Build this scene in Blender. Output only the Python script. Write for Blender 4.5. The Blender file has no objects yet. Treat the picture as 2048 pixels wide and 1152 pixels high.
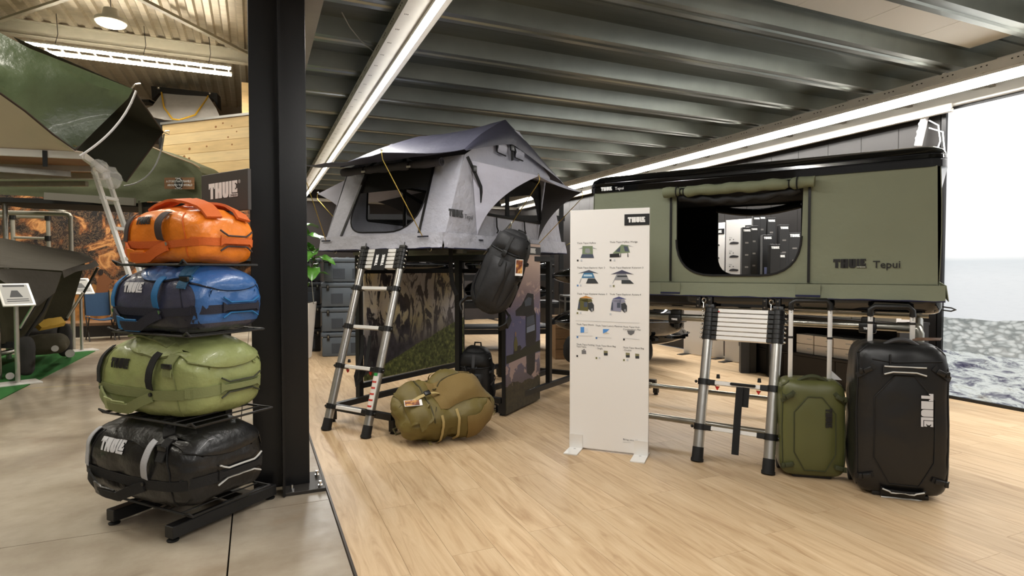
import bpy, bmesh, math, random
from math import radians as R, sin, cos, pi
from mathutils import Vector as V, Matrix, noise
from mathutils.bvhtree import BVHTree
random.seed(4)
SC = bpy.context.scene
COL = SC.collection
# ------------------------------------------------------------------ camera, world, exposure
# world X runs along the ceiling ribs (to the right), world Y along the light trays (away), Z up
FOC, EYE, YAW, PITCH = 1184.0, 1.2, R(23.5), math.atan(36 / 1184.0)
cd = bpy.data.cameras.new('camera')
cam = bpy.data.objects.new('camera', cd)
COL.objects.link(cam)
cam.location = (0, 0, EYE)
cam.rotation_euler = (pi / 2 - PITCH, 0, -YAW)
cd.sensor_width = 36
cd.lens = 36 * FOC / 2048
cd.clip_start = .05
SC.camera = cam
SC.view_settings.view_transform = 'Standard'
SC.view_settings.look = 'None'
SC.view_settings.gamma = 1
SC.view_settings.use_curve_mapping = False
SC.view_settings.exposure = 0.0
wd = bpy.data.worlds.new('world')
SC.world = wd
wd.use_nodes = True
wd.node_tree.nodes['Background'].inputs[0].default_value = (1, .96, .9, 1)
wd.node_tree.nodes['Background'].inputs[1].default_value = .22
TUBE = 11.0           # radiance of the lamp tubes; their down-light is set per metre below
DOWN = 15.0
def area(name, loc, sx, sy, power, col=(1, .975, .935)):
    l = bpy.data.lights.new(name, 'AREA'); l.shape = 'RECTANGLE'; l.size = sx; l.size_y = sy; l.energy = power; l.color = col
    o = bpy.data.objects.new(name, l); o.location = loc; COL.objects.link(o); return o
# unseen fill lights behind the camera, added to brighten the shop
for x in (-4.5, -1.5, 1.2, 3.4): area('rear_fill_light', (x, -1.6, 3.6), .3, 3.0, 32)
for x, y in ((-5.0, 3.6), (-1.9, 4.4), (-4.6, 8.4), (-1.7, 9.0)): area('hall_fill_light', (x, y, 4.9), .5, 2.2, 104, (1, .94, .82))  # lights without fixtures, added out of view to fill the hall

area('hall_fill_light', (-5.2, 15.2, 5.0), .5, 2.2, 60, (1, .93, .80))  # one more added fill, for the far end of the hall
# ------------------------------------------------------------------ measuring helpers
def ray(px, py):
    x = (px - 1024) / FOC; y = (576 - py) / FOC
    c, s = cos(PITCH), sin(PITCH)
    f = c + y * s; u = y * c - s
    return V((x * cos(YAW) + f * sin(YAW), -x * sin(YAW) + f * cos(YAW), u)) / f
def at(px, py, d): return V((0, 0, EYE)) + ray(px, py) * d
def gnd(px, py, z=0.0):
    r = ray(px, py); return V((0, 0, EYE)) + r * ((z - EYE) / r.z)
class Fr:
    """a frame on the floor: origin and turn about Z"""
    def __init__(s, x, y, ang, z=0):
        s.o = V((x, y, z)); s.ang = R(ang); s.c = cos(s.ang); s.s = sin(s.ang)
    def l(s, p):
        q = p - s.o; return V((q.x * s.c + q.y * s.s, -q.x * s.s + q.y * s.c, q.z))
    def w(s, p): return s.o + V((p[0] * s.c - p[1] * s.s, p[0] * s.s + p[1] * s.c, p[2]))
    def px(s, px, py, ax, val):
        r = ray(px, py); a = s.l(V((0, 0, EYE))); b = V((r.x * s.c + r.y * s.s, -r.x * s.s + r.y * s.c, r.z))
        return a + b * ((val - a[ax]) / b[ax])

# ------------------------------------------------------------------ materials
def lin(c):
    c = [x / 255 for x in c]
    return tuple(x / 12.92 if x <= .04045 else ((x + .055) / 1.055) ** 2.4 for x in c) + (1,)
class NT:
    def __init__(s, name):
        s.m = bpy.data.materials.new(name); s.m.use_nodes = True
        s.t = s.m.node_tree; s.n = s.t.nodes; s.b = s.n['Principled BSDF']
    def new(s, typ, **kw):
        n = s.n.new(typ)
        for k, v in kw.items():
            if k.startswith('i_'):
                k = k[2:]; n.inputs[int(k) if k.isdigit() else k.replace('_', ' ')].default_value = v
            else: setattr(n, k, v)
        return n
    def link(s, a, b): s.t.links.new(a, b)
    def coord(s, scale=(1, 1, 1), kind='Object'):
        tc = s.new('ShaderNodeTexCoord'); mp = s.new('ShaderNodeMapping'); mp.inputs['Scale'].default_value = scale
        s.link(tc.outputs[kind], mp.inputs['Vector']); return mp.outputs['Vector']
    def noise(s, vec, scale, detail=4, rough=.55, dist=0):
        n = s.new('ShaderNodeTexNoise'); n.inputs['Scale'].default_value = scale; n.inputs['Detail'].default_value = detail
        n.inputs['Roughness'].default_value = rough; n.inputs['Distortion'].default_value = dist
        if vec is not None: s.link(vec, n.inputs['Vector'])
        return n.outputs['Fac']
    def ramp(s, fac, stops, interp='LINEAR'):
        r = s.new('ShaderNodeValToRGB'); cr = r.color_ramp; cr.interpolation = interp
        while len(cr.elements) < len(stops): cr.elements.new(.5)
        for e, (p, c) in zip(cr.elements, stops): e.position = p; e.color = c
        if fac is not None: s.link(fac, r.inputs['Fac'])
        return r.outputs['Color']
    def math(s, op, a, b=None):
        n = s.new('ShaderNodeMath', operation=op)
        for i, x in enumerate((a, b)):
            if x is None: continue
            if isinstance(x, (int, float)): n.inputs[i].default_value = x
            else: s.link(x, n.inputs[i])
        return n.outputs[0]
    def mix(s, fac, a, b, mode='MIX'):
        n = s.new('ShaderNodeMix', data_type='RGBA', blend_type=mode)
        for i, x in ((0, fac), (6, a), (7, b)):
            if isinstance(x, (int, float)): n.inputs[i].default_value = x
            elif isinstance(x, tuple): n.inputs[i].default_value = x
            else: s.link(x, n.inputs[i])
        return n.outputs[2]
    def sep(s, vec):
        n = s.new('ShaderNodeSeparateXYZ'); s.link(vec, n.inputs[0]); return n.outputs
    def base(s, col): s.link(col, s.b.inputs['Base Color'])
    def bump(s, h, strength, dist=.01):
        n = s.new('ShaderNodeBump'); n.inputs['Strength'].default_value = strength; n.inputs['Distance'].default_value = dist
        s.link(h, n.inputs['Height']); s.link(n.outputs[0], s.b.inputs['Normal'])
MATS = {}
def M(name, col, rough=.5, metal=0, bump=0, bs=60, var=0, vs=4, coat=0, stretch=(1, 1, 1), spec=None, bd=.01):
    if name in MATS: return MATS[name]
    t = NT(name); c = lin(col)
    t.b.inputs['Base Color'].default_value = c; t.b.inputs['Roughness'].default_value = rough; t.b.inputs['Metallic'].default_value = metal
    t.b.inputs['Coat Weight'].default_value = coat
    if spec is not None: t.b.inputs['Specular IOR Level'].default_value = spec
    vec = t.coord(stretch)
    if var:
        f = t.noise(vec, vs, 5)
        lo = tuple(x * (1 - var) for x in c[:3]) + (1,); hi = tuple(min(1, x * (1 + var)) for x in c[:3]) + (1,)
        t.base(t.ramp(f, [(.3, lo), (.7, hi)]))
    if bump: t.bump(t.noise(vec, bs, 5), bump, bd)
    MATS[name] = t.m; return t.m
def EM(name, col, strength):
    if name in MATS: return MATS[name]
    t = NT(name); t.b.inputs['Base Color'].default_value = lin(col); t.b.inputs['Emission Color'].default_value = lin(col)
    t.b.inputs['Emission Strength'].default_value = strength; MATS[name] = t.m; return t.m

# ------------------------------------------------------------------ mesh builder
def smoothed(me, ang=40):
    me.shade_smooth(); me.set_sharp_from_angle(angle=R(ang))
class MB:
    def __init__(s): s.bm = bmesh.new()
    def face(s, pts):
        return s.bm.faces.new([s.bm.verts.new(V(p)) for p in pts])
    def box(s, c, d, rot=None, bev=0, seg=2):
        m = Matrix.Translation(V(c)) @ (rot.to_4x4() if rot else Matrix.Identity(4)) @ Matrix.Diagonal((d[0], d[1], d[2], 1))
        r = bmesh.ops.create_cube(s.bm, size=1, matrix=m)
        if bev:
            es = list({e for v in r['verts'] for e in v.link_edges})
            bmesh.ops.bevel(s.bm, geom=es, offset=bev, segments=seg, affect='EDGES', profile=.5)
        return s
    def bar(s, a, b, w, h, up=(0, 0, 1), bev=0):
        a, b = V(a), V(b); y = (b - a); L = y.length; y.normalize(); up = V(up)
        x = y.cross(up)
        if x.length < 1e-4: x = y.cross(V((1, 0, 0)))
        x.normalize(); z = x.cross(y)
        m = Matrix((x, y, z)).transposed()
        return s.box((a + b) / 2, (w, L, h), m, bev)
    def cyl(s, a, b, r, r2=None, seg=12, caps=True):
        a, b = V(a), V(b); d = b - a
        q = V((0, 0, 1)).rotation_difference(d.normalized()).to_matrix().to_4x4()
        bmesh.ops.create_cone(s.bm, cap_ends=caps, segments=seg, radius1=r, radius2=r if r2 is None else r2, depth=d.length, matrix=Matrix.Translation((a + b) / 2) @ q)
        return s
    def tube(s, pts, r, seg=8, closed=False):
        pts = [V(p) for p in pts]; n = len(pts); rings = []
        prev = None
        for i, p in enumerate(pts):
            if closed: t = (pts[(i + 1) % n] - pts[i - 1])
            else: t = (pts[min(i + 1, n - 1)] - pts[max(i - 1, 0)])
            t.normalize()
            if prev is None:
                u = t.orthogonal().normalized()
            else:
                u = prev - t * prev.dot(t)
                u = u.normalized() if u.length > 1e-5 else t.orthogonal().normalized()
            prev = u; w = t.cross(u)
            rr = r[i] if isinstance(r, (list, tuple)) else r
            rings.append([s.bm.verts.new(p + (u * cos(2 * pi * k / seg) + w * sin(2 * pi * k / seg)) * rr) for k in range(seg)])
        for i in range(n if closed else n - 1):
            A, B = rings[i], rings[(i + 1) % n]
            for k in range(seg): s.bm.faces.new((A[k], A[(k + 1) % seg], B[(k + 1) % seg], B[k]))
        if not closed:
            s.bm.faces.new(rings[0][::-1]); s.bm.faces.new(rings[-1])
        return s
    def prism(s, pts, vec):
        pts = [V(p) for p in pts]; vec = V(vec)
        a = [s.bm.verts.new(p) for p in pts]; b = [s.bm.verts.new(p + vec) for p in pts]; n = len(a)
        s.bm.faces.new(a[::-1]); s.bm.faces.new(b)
        for i in range(n): s.bm.faces.new((a[i], a[(i + 1) % n], b[(i + 1) % n], b[i]))
        return s
    def grid(s, fn, nu, nv, thick=0.0, flip=False):
        """surface fn(u,v); with thick it becomes a closed sheet"""
        P = [[V(fn(i / nu, j / nv)) for j in range(nv + 1)] for i in range(nu + 1)]
        vs = [[s.bm.verts.new(P[i][j]) for j in range(nv + 1)] for i in range(nu + 1)]
        for i in range(nu):
            for j in range(nv):
                q = (vs[i][j], vs[i + 1][j], vs[i + 1][j + 1], vs[i][j + 1])
                s.bm.faces.new(q[::-1] if flip else q)
        if thick:
            def nrm(i, j):
                a = P[min(i + 1, nu)][j] - P[max(i - 1, 0)][j]; b = P[i][min(j + 1, nv)] - P[i][max(j - 1, 0)]
                c = a.cross(b); return c.normalized() if c.length > 1e-9 else V((0, 0, 1))
            sg = 1 if flip else -1
            w2 = [[s.bm.verts.new(P[i][j] + nrm(i, j) * thick * sg) for j in range(nv + 1)] for i in range(nu + 1)]
            for i in range(nu):
                for j in range(nv):
                    q = (w2[i][j], w2[i][j + 1], w2[i + 1][j + 1], w2[i + 1][j]); s.bm.faces.new(q[::-1] if flip else q)
            rim = [(i, 0) for i in range(nu)] + [(nu, j) for j in range(nv)] + [(i, nv) for i in range(nu, 0, -1)] + [(0, j) for j in range(nv, 0, -1)]
            for k in range(len(rim)):
                (i, j), (a, b) = rim[k], rim[(k + 1) % len(rim)]
                q = (vs[i][j], w2[i][j], w2[a][b], vs[a][b]); s.bm.faces.new(q[::-1] if flip else q)
        return s
    def strip(s, cs, ns, width, thick):
        """a flat strap through centres cs with outward normals ns"""
        n = len(cs); rows = []
        for i in range(n):
            t = (cs[min(i + 1, n - 1)] - cs[max(i - 1, 0)]).normalized(); nn = ns[i]; sd = t.cross(nn).normalized()
            w = width[i] if isinstance(width, (list, tuple)) else width
            rows.append([s.bm.verts.new(cs[i] + sd * a * w / 2 + nn * b) for a, b in ((-1, 0), (1, 0), (1, thick), (-1, thick))])
        for i in range(n - 1):
            for k in range(4): s.bm.faces.new((rows[i][k], rows[i][(k + 1) % 4], rows[i + 1][(k + 1) % 4], rows[i + 1][k]))
        s.bm.faces.new(rows[0][::-1]); s.bm.faces.new(rows[-1]); return s
    def ball(s, c, r, sc=(1, 1, 1), seg=10):
        bmesh.ops.create_uvsphere(s.bm, u_segments=seg, v_segments=max(4, seg // 2 + 1), radius=r, matrix=Matrix.Translation(V(c)) @ Matrix.Diagonal((*sc, 1))); return s
    def lathe(s, prof, seg=20, mat=None):
        rings = [[s.bm.verts.new(V((r * cos(2 * pi * k / seg), r * sin(2 * pi * k / seg), z))) for k in range(seg)] for r, z in prof]
        for A, B in zip(rings, rings[1:]):
            for k in range(seg): s.bm.faces.new((A[k], A[(k + 1) % seg], B[(k + 1) % seg], B[k]))
        s.bm.faces.new(rings[0][::-1]); s.bm.faces.new(rings[-1]); return s
    def mesh(s, name, mat, smooth=True, ang=40, norm=True):
        if norm: bmesh.ops.recalc_face_normals(s.bm, faces=s.bm.faces)
        me = bpy.data.meshes.new(name); s.bm.to_mesh(me); s.bm.free(); me.materials.append(mat)
        if smooth: smoothed(me, ang)
        return me
    def build(s, name, mat, parent=None, smooth=True, ang=40, loc=None, norm=True):
        return obj(name, s.mesh(name, mat, smooth, ang, norm), parent, loc)
def obj(name, me, parent=None, loc=None):
    o = bpy.data.objects.new(name, me); COL.objects.link(o)
    if parent is not None: o.parent = parent
    if loc is not None: o.location = loc
    return o
def tag(o, label, cat, group=None):
    o['label'] = label; o['category'] = cat
    if group: o['group'] = group
    return o
def thing(name, label, cat, loc=(0, 0, 0), rotz=0.0, group=None):
    o = bpy.data.objects.new(name, None); COL.objects.link(o); o.empty_display_size = .1
    o.location = loc; o.rotation_euler = (0, 0, rotz); return tag(o, label, cat, group)
def thingf(name, label, cat, fr, group=None): return thing(name, label, cat, fr.o, fr.ang, group)
def struct(o): o['kind'] = 'structure'; return o
def sroot(name, loc=(0, 0, 0), rotz=0.0):
    o = bpy.data.objects.new(name, None); COL.objects.link(o); o.location = loc; o.rotation_euler = (0, 0, rotz); return struct(o)

# ------------------------------------------------------------------ soft bodies, straps, print
def soft(size, n=5.0, cuts=14, fn=None, wr=.006, ws=6.0, seed=0):
    """a rounded, slightly rumpled box; fn(unit point) may reshape it"""
    bm = bmesh.new(); bmesh.ops.create_cube(bm, size=2)
    bmesh.ops.subdivide_edges(bm, edges=bm.edges[:], cuts=cuts, use_grid_fill=True)
    for v in bm.verts:
        p = v.co; k = sum(abs(x) ** n for x in p) ** (1 / n); q = p / k
        if fn: q = V(fn(q))
        v.co = V((q.x * size[0] / 2, q.y * size[1] / 2, q.z * size[2] / 2))
    bm.normal_update()
    if wr:
        dl = []
        for v in bm.verts:
            p = v.co * ws + V((seed * 7.3, seed * 3.1, seed))
            dl.append(v.normal * wr * (noise.noise(p) + .6 * (1 - abs(noise.noise(p * 2.1)) * 2)))
        for v, d in zip(bm.verts, dl): v.co += d
    mb = MB(); mb.bm.free(); mb.bm = bm
    bvh = BVHTree.FromBMesh(bm)
    return mb, bvh
def hit(bvh, p, d):
    d = V(d).normalized(); h = bvh.ray_cast(V(p) - d * 2, d)
    if h[0] is None:
        n = bvh.find_nearest(V(p)); return n[0], (n[1] if n[1].dot(d) < 0 else -n[1])
    nn = h[1] if h[1].dot(d) < 0 else -h[1]
    return h[0], nn
def dense(pts, k):
    pts = [V(p) for p in pts]; out = []
    for a, b in zip(pts, pts[1:]): out += [a.lerp(b, i / k) for i in range(k)]
    return out + [pts[-1]]
def strap(mb, bvh, pts, d, width, off=.001, thick=.003, k=4, bow=None):
    P = dense(pts, k); cs, ns = [], []
    for i, p in enumerate(P):
        c, n = hit(bvh, p, d); b = bow(i / (len(P) - 1)) if bow else 0
        cs.append(c + n * (off + b)); ns.append(n)
    # even out the normals
    ns = [(ns[max(i - 1, 0)] + ns[i] + ns[min(i + 1, len(ns) - 1)]).normalized() for i in range(len(ns))]
    return mb.strip(cs, ns, width, thick)
def cord(mb, bvh, pts, d, r, off=.001, k=4):
    cs = []
    for p in dense(pts, k):
        c, n = hit(bvh, p, d); cs.append(c + n * off)
    return mb.tube(cs, r, 5)
def patch(mb, bvh, fn, d, nu=10, nv=10, off=.003, puff=0.0, thick=.004):
    def f(u, v):
        c, n = hit(bvh, fn(u, v), d)
        return c + n * (off + puff * (1 - (2 * u - 1) ** 4) * (1 - (2 * v - 1) ** 4))
    return mb.grid(f, nu, nv, thick)
TXT = {}
def text_geo(s, bold=0.0):
    if (s, bold) in TXT: return TXT[(s, bold)]
    cu = bpy.data.curves.new('t', 'FONT'); cu.body = s; cu.size = 1; cu.resolution_u = 2; cu.offset = bold
    o = bpy.data.objects.new('t', cu); COL.objects.link(o)
    dg = bpy.context.evaluated_depsgraph_get(); dg.update()
    me = bpy.data.meshes.new_from_object(o.evaluated_get(dg))
    r = ([(v.co.x, v.co.y) for v in me.vertices], [tuple(p.vertices) for p in me.polygons])
    bpy.data.objects.remove(o); bpy.data.curves.remove(cu); bpy.data.meshes.remove(me)
    TXT[(s, bold)] = r; return r
def put_text(mb, s, o, x, y, size, bold=0.0, sx=1.0, align=0.0):
    """flat lettering: o origin, x and y unit directions"""
    vs, fs = text_geo(s, bold); o, x, y = V(o), V(x), V(y)
    w = max([v[0] for v in vs] or [0])
    q = [mb.bm.verts.new(o + x * ((a - w * align) * size * sx) + y * (b * size)) for a, b in vs]
    for f in fs:
        try: mb.bm.faces.new([q[i] for i in f])
        except ValueError: pass
    return w * size * sx
LOGO = [  # T H U L E, heavy slab letters, cap height 1
    [(0, 1), (.7, 1), (.7, .64), (.58, .64), (.58, .74), (.5, .74), (.5, 0), (.2, 0), (.2, .74), (.12, .74), (.12, .64), (0, .64)],
    [(.74, 0), (1.04, 0), (1.04, .38), (1.2, .38), (1.2, 0), (1.5, 0), (1.5, 1), (1.2, 1), (1.2, .62), (1.04, .62), (1.04, 1), (.74, 1)],
    [(1.56, 1), (1.56, .22), (1.62, .07), (1.74, 0), (2.06, 0), (2.18, .07), (2.24, .22), (2.24, 1), (1.96, 1), (1.96, .28), (1.9, .22), (1.84, .28), (1.84, 1)],
    [(2.3, 0), (3.24, 0), (3.24, .2), (2.58, .2), (2.58, 1), (2.3, 1)],
    [(2.64, .26), (3.2, .26), (3.2, .5), (3.1, .5), (3.1, .44), (2.92, .44), (2.92, .56), (3.06, .56), (3.06, .72), (2.92, .72), (2.92, .84), (3.1, .84), (3.1, .78), (3.2, .78), (3.2, 1), (2.64, 1)]]
LOGO_W = 3.24
def put_logo(mb, o, x, y, h, bvh=None, d=None, off=.003, skew=0.0, lift=.0):
    o, x, y = V(o), V(x), V(y)
    b2 = bmesh.new()
    for poly in LOGO: b2.faces.new([b2.verts.new(V((a + skew * b, b, 0))) for a, b in poly])
    bmesh.ops.triangulate(b2, faces=b2.faces[:])
    if bvh: bmesh.ops.subdivide_edges(b2, edges=b2.edges[:], cuts=2)
    mp = {}
    for v in b2.verts:
        p = o + x * (v.co.x * h) + y * (v.co.y * h)
        if bvh:
            c, n = hit(bvh, p, d); p = c + n * off
        mp[v] = mb.bm.verts.new(p)
    for f in b2.faces: mb.bm.faces.new([mp[v] for v in f.verts])
    b2.free(); return mb
X, Y, Z = V((1, 0, 0)), V((0, 1, 0)), V((0, 0, 1))
# common materials
m_black = M('black_powder_coat', (22, 22, 23), .45, 0, .05, 200)
m_blackgloss = M('black_gloss_shell', (9, 9, 10), .08, 0, 0, coat=.6)
m_plastic = M('black_plastic', (18, 18, 18), .4)
m_rubber = M('black_rubber', (14, 14, 14), .7)
m_alu = M('brushed_aluminium', (205, 203, 198), .3, .9, .02, 120, .05, 8)
m_alu_lt = M('anodised_aluminium', (236, 234, 230), .36, .25)
m_steel = M('galvanised_steel', (176, 174, 164), .28, .95, .03, 60, .12, 12)
m_chrome = M('chrome', (225, 225, 225), .12, 1)
m_white = M('white_print_board', (238, 236, 233), .5)
m_whiteprint = M('white_print', (245, 245, 245), .5)
m_ink = M('black_print', (18, 18, 20), .5)
m_webbing = M('black_webbing', (16, 16, 17), .85, 0, .3, 300)
# ================================================================== THE SETTING
# ---- wooden floor: planks along Y
def plank_mat():
    t = NT('oak_laminate'); oi = t.new('ShaderNodeObjectInfo'); tc = t.new('ShaderNodeTexCoord')
    ad = t.new('ShaderNodeVectorMath', operation='ADD'); sc = t.new('ShaderNodeVectorMath', operation='SCALE'); cb = t.new('ShaderNodeCombineXYZ')
    for i in range(3): t.link(oi.outputs['Random'], cb.inputs[i])
    t.link(cb.outputs[0], sc.inputs[0]); sc.inputs['Scale'].default_value = 60
    t.link(tc.outputs['Object'], ad.inputs[0]); t.link(sc.outputs[0], ad.inputs[1])
    mp = t.new('ShaderNodeMapping'); mp.inputs['Scale'].default_value = (9, .9, 1); t.link(ad.outputs[0], mp.inputs[0])
    g = t.noise(mp.outputs[0], 2.2, 8, .6, 1.2)
    mp2 = t.new('ShaderNodeMapping'); mp2.inputs['Scale'].default_value = (60, 2.2, 1); t.link(ad.outputs[0], mp2.inputs[0])
    g2 = t.noise(mp2.outputs[0], 3, 4, .6)
    c = t.ramp(g, [(.28, lin((168, 138, 104))), (.5, lin((196, 169, 134))), (.75, lin((212, 188, 155)))])
    c = t.mix(t.math('MULTIPLY', t.math('SUBTRACT', g2, .35), .35), c, lin((172, 136, 96)))
    tint = t.ramp(oi.outputs['Random'], [(0, (.9, .89, .87, 1)), (1, (1.06, 1.06, 1.06, 1))])
    t.base(t.mix(1.0, c, tint, 'MULTIPLY'))
    t.b.inputs['Roughness'].default_value = .42; t.b.inputs['Specular IOR Level'].default_value = .35
    t.bump(g2, .05, .004); return t.m
def slab_mat():
    t = NT('worn_concrete'); v = t.coord()
    a = t.noise(v, .9, 8, .62, .4); big = t.noise(v, .42, 5, .6, .3); b = t.noise(v, 5, 8, .65); c = t.noise(v, 40, 4)
    col = t.ramp(a, [(.32, lin((122, 109, 92))), (.46, lin((168, 156, 137))), (.66, lin((198, 189, 172)))])
    col = t.mix(t.math('MULTIPLY', t.math('SUBTRACT', b, .42), 1.1), col, lin((132, 112, 92)))
    col = t.mix(t.ramp(big, [(.42, (0, 0, 0, 1)), (.62, (.75, .75, .75, 1))]), col, lin((120, 105, 87)))
    sp = t.ramp(t.noise(v, 2.6, 3), [(.62, (0, 0, 0, 1)), (.7, (1, 1, 1, 1))])
    col = t.mix(t.math('MULTIPLY', sp, .25), col, lin((140, 116, 90)))
    t.base(col); t.link(t.ramp(b, [(.3, (.28, .28, .28, 1)), (.7, (.5, .5, .5, 1))]), t.b.inputs['Roughness'])
    t.bump(c, .12, .004); return t.m
UE = .355
fw = MB().box(((UE + 5.95) / 2, 5.5, -.03), (5.95 - UE, 17, .03)).build('floor', M('underlay', (60, 48, 36), .8), smooth=False); struct(fw)
pm = plank_mat(); PW, PL = .195, 1.29
b_ = MB(); b_.box((0, 0, 0), (PW - .0012, PL - .0012, .014)); plank_me = b_.mesh('plank', pm, False)
plank_me2 = None
nrow = int((5.95 - UE) / PW) + 1
for i in range(nrow):
    w = min(PW, 5.95 - UE - i * PW)
    if w < .03: continue
    y = -1.6 - (i * .47 % 1.0) * PL
    if w > PW - 1e-4: me = plank_me
    else: me = MB().box((0, 0, 0), (w - .001, PL - .0012, .014)).mesh('plank', pm, False)
    while y < 13.4:
        # leave out planks wholly behind the camera or far outside its view
        yc = y + PL / 2; xc = UE + (i + .5) * PW
        if yc > .3 and xc < yc * 2.4 + 1.6 and yc + PL / 2 < 14.2:
            obj('floor_plank', me, fw, (UE + i * PW + w / 2, yc, -.007))
        y += PL
st = MB(); st.box(((UE + 5.95) / 2, -1.2, -.009), (5.95 - UE, 4.2, .008)); 
o = st.build('plank_field', pm, fw, False); o['kind'] = 'stuff'
tr = MB(); tr.prism([(UE - .014, -3, 0), (UE, -3, 0), (UE, -3, .006), (UE - .010, -3, .006)], (0, 17, 0))
struct(tr.build('trim_1', M('edge_profile', (58, 50, 42), .4, .6)))
# ---- concrete floor: separate slabs with open joints
cm = slab_mat()
fc = MB().box((-5.3, 6.9, -.06), (UE + 10.9, 21.8, .04)).build('floor', M('joint_sealant', (42, 36, 30), .9), smooth=False); struct(fc)
xs = [-11, -4.2, -.113, UE - .014]; ys = [-4, 3.19, 8.2, 17.7]
for i in range(3):
    for j in range(3):
        g = .004 if i < 2 else .003
        x0, x1, y0, y1 = xs[i] + g, xs[i + 1] - g, ys[j] + .002, ys[j + 1] - .002
        if i == 2: x1 = xs[3]
        MB().box(((x0 + x1) / 2, (y0 + y1) / 2, -.02), (x1 - x0, y1 - y0, .04)).build('concrete_slab', cm, fc, False)
MB().box((-3.2, 7.43, .0006), (3.2, .012, .001)).build('painted_line', M('worn_yellow_paint', (196, 178, 120), .7), fc, False)
# ---- loft ceiling: steel deck with ribs across
def deck_mat(name, col):
    t = NT(name); v = t.coord((.35, 6, 6)); v2 = t.coord()
    a = t.noise(v, 2.5, 6, .6); b = t.noise(v2, 1.3, 6, .65)
    c = lin(col)
    cc = t.ramp(a, [(.3, tuple(x * .78 for x in c[:3]) + (1,)), (.7, tuple(x * 1.15 for x in c[:3]) + (1,))])
    cc = t.mix(t.math('MULTIPLY', b, .35), cc, tuple(x * y for x, y in zip(c[:3], (.78, .72, .58))) + (1,))
    t.base(cc); t.b.inputs['Metallic'].default_value = .45; t.b.inputs['Roughness'].default_value = .42
    return t.m
dm = deck_mat('galvanised_deck', (92, 98, 94)); rm = M('galvanised_rib', (142, 147, 141), .3, .75, .02, 60, .08, 5)
ZP, ZR, X0, X1 = 3.06, 2.93, .02, 6.0
cl = sroot('ceiling')
RIB0, RP, RW = 3.87, .72, .15
for k in range(-8, 15):
    y0 = RIB0 + k * RP
    # rib: near web, bottom flange with a stiffener, far web
    b = MB(); pr = [(X0, y0 - .03, ZP), (X0, y0, ZR), (X0, y0 + .05, ZR), (X0, y0 + .062, ZR + .012), (X0, y0 + .088, ZR + .012), (X0, y0 + .10, ZR), (X0, y0 + RW, ZR), (X0, y0 + RW + .03, ZP)]
    b.prism(pr, (X1 - X0, 0, 0)); b.build('ceiling_rib', rm, cl, False)
    c0, c1 = y0 + RW + .03, y0 + RP - .03
    mid = (c0 + c1) / 2
    b = MB(); b.prism([(X0, c0, ZP), (X0, mid - .012, ZP), (X0, mid - .006, ZP - .012), (X0, mid + .006, ZP - .012), (X0, mid + .012, ZP), (X0, c1, ZP), (X0, c1, ZP + .02), (X0, c0, ZP + .02)], (X1 - X0, 0, 0))
    b.build('ceiling_panel', dm, cl, False)
lb = M('white_liner_board', (228, 226, 218), .6)
for k in range(4):
    y0 = RIB0 - 2 * RP + RW + .03
    MB().box((3.15 + k * .66, y0 + .25, ZP - .018), (.655, .36, .012)).build('liner_board', lb, cl, False)
# ---- edge beam of the loft beside the pillar
im = M('primer_grey_steel', (150, 148, 142), .5, .2, .03, 30, .1, 5)
eb = sroot('beam')
MB().box((.2, 5.5, 2.70), (.34, 16.5, .016)).build('flange', im, eb, False)
MB().box((.2, 5.5, 2.86), (.012, 16.5, .31)).build('web', im, eb, False)
MB().box((.03, 5.5, 2.95), (.012, 16.5, .5)).build('fascia', M('fascia_grey', (120, 118, 112), .6), eb, False)
# ---- right wall: dark cladding, back-lit picture wall, beam above
um = M('dark_brown_cladding', (24, 20, 18), .55, 0, .05, 40, .12, 3, stretch=(1, 1, .1))
wr = MB().box((6.03, 8.8, 1.36), (.06, 10.5, 2.72)).build('wall_right', M('dark_wall_backing', (24, 21, 20), .7), smooth=False); struct(wr)
y = 3.56; k = 0
while y < 13.4:
    MB().box((5.985, y + .2, 1.36), (.03, .397, 2.70), bev=.003, seg=1).build('wall_panel', um, wr, False); y += .4
ibm = M('light_grey_steel', (196, 192, 184), .5, .1, .03, 20, .05, 4)
rb = sroot('beam')
MB().box((6.05, 5.5, 2.92), (.012, 16.5, .42)).build('web', ibm, rb, False)
MB().box((5.98, 5.5, 2.715), (.2, 16.5, .016)).build('flange', ibm, rb, False)
y = RIB0 - 6 * RP
while y < 13:
    MB().box((5.96, y + .12, 2.86), (.16, .10, .05)).build('rib_end', ibm, rb, False)
    MB().box((5.995, y + .02, 2.87), (.09, .045, .09)).build('bracket', M('bracket_grey', (150, 140, 128), .5), rb, False)
    y += RP
rl = MB(); rl.bar((5.86, 3.4, 2.665), (5.86, 13, 2.665), .05, .03); rl.bar((5.86, 3.4, 2.70), (5.86, 13, 2.70), .015, .05)
struct(rl.build('trim_2', ibm, smooth=False))
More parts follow.
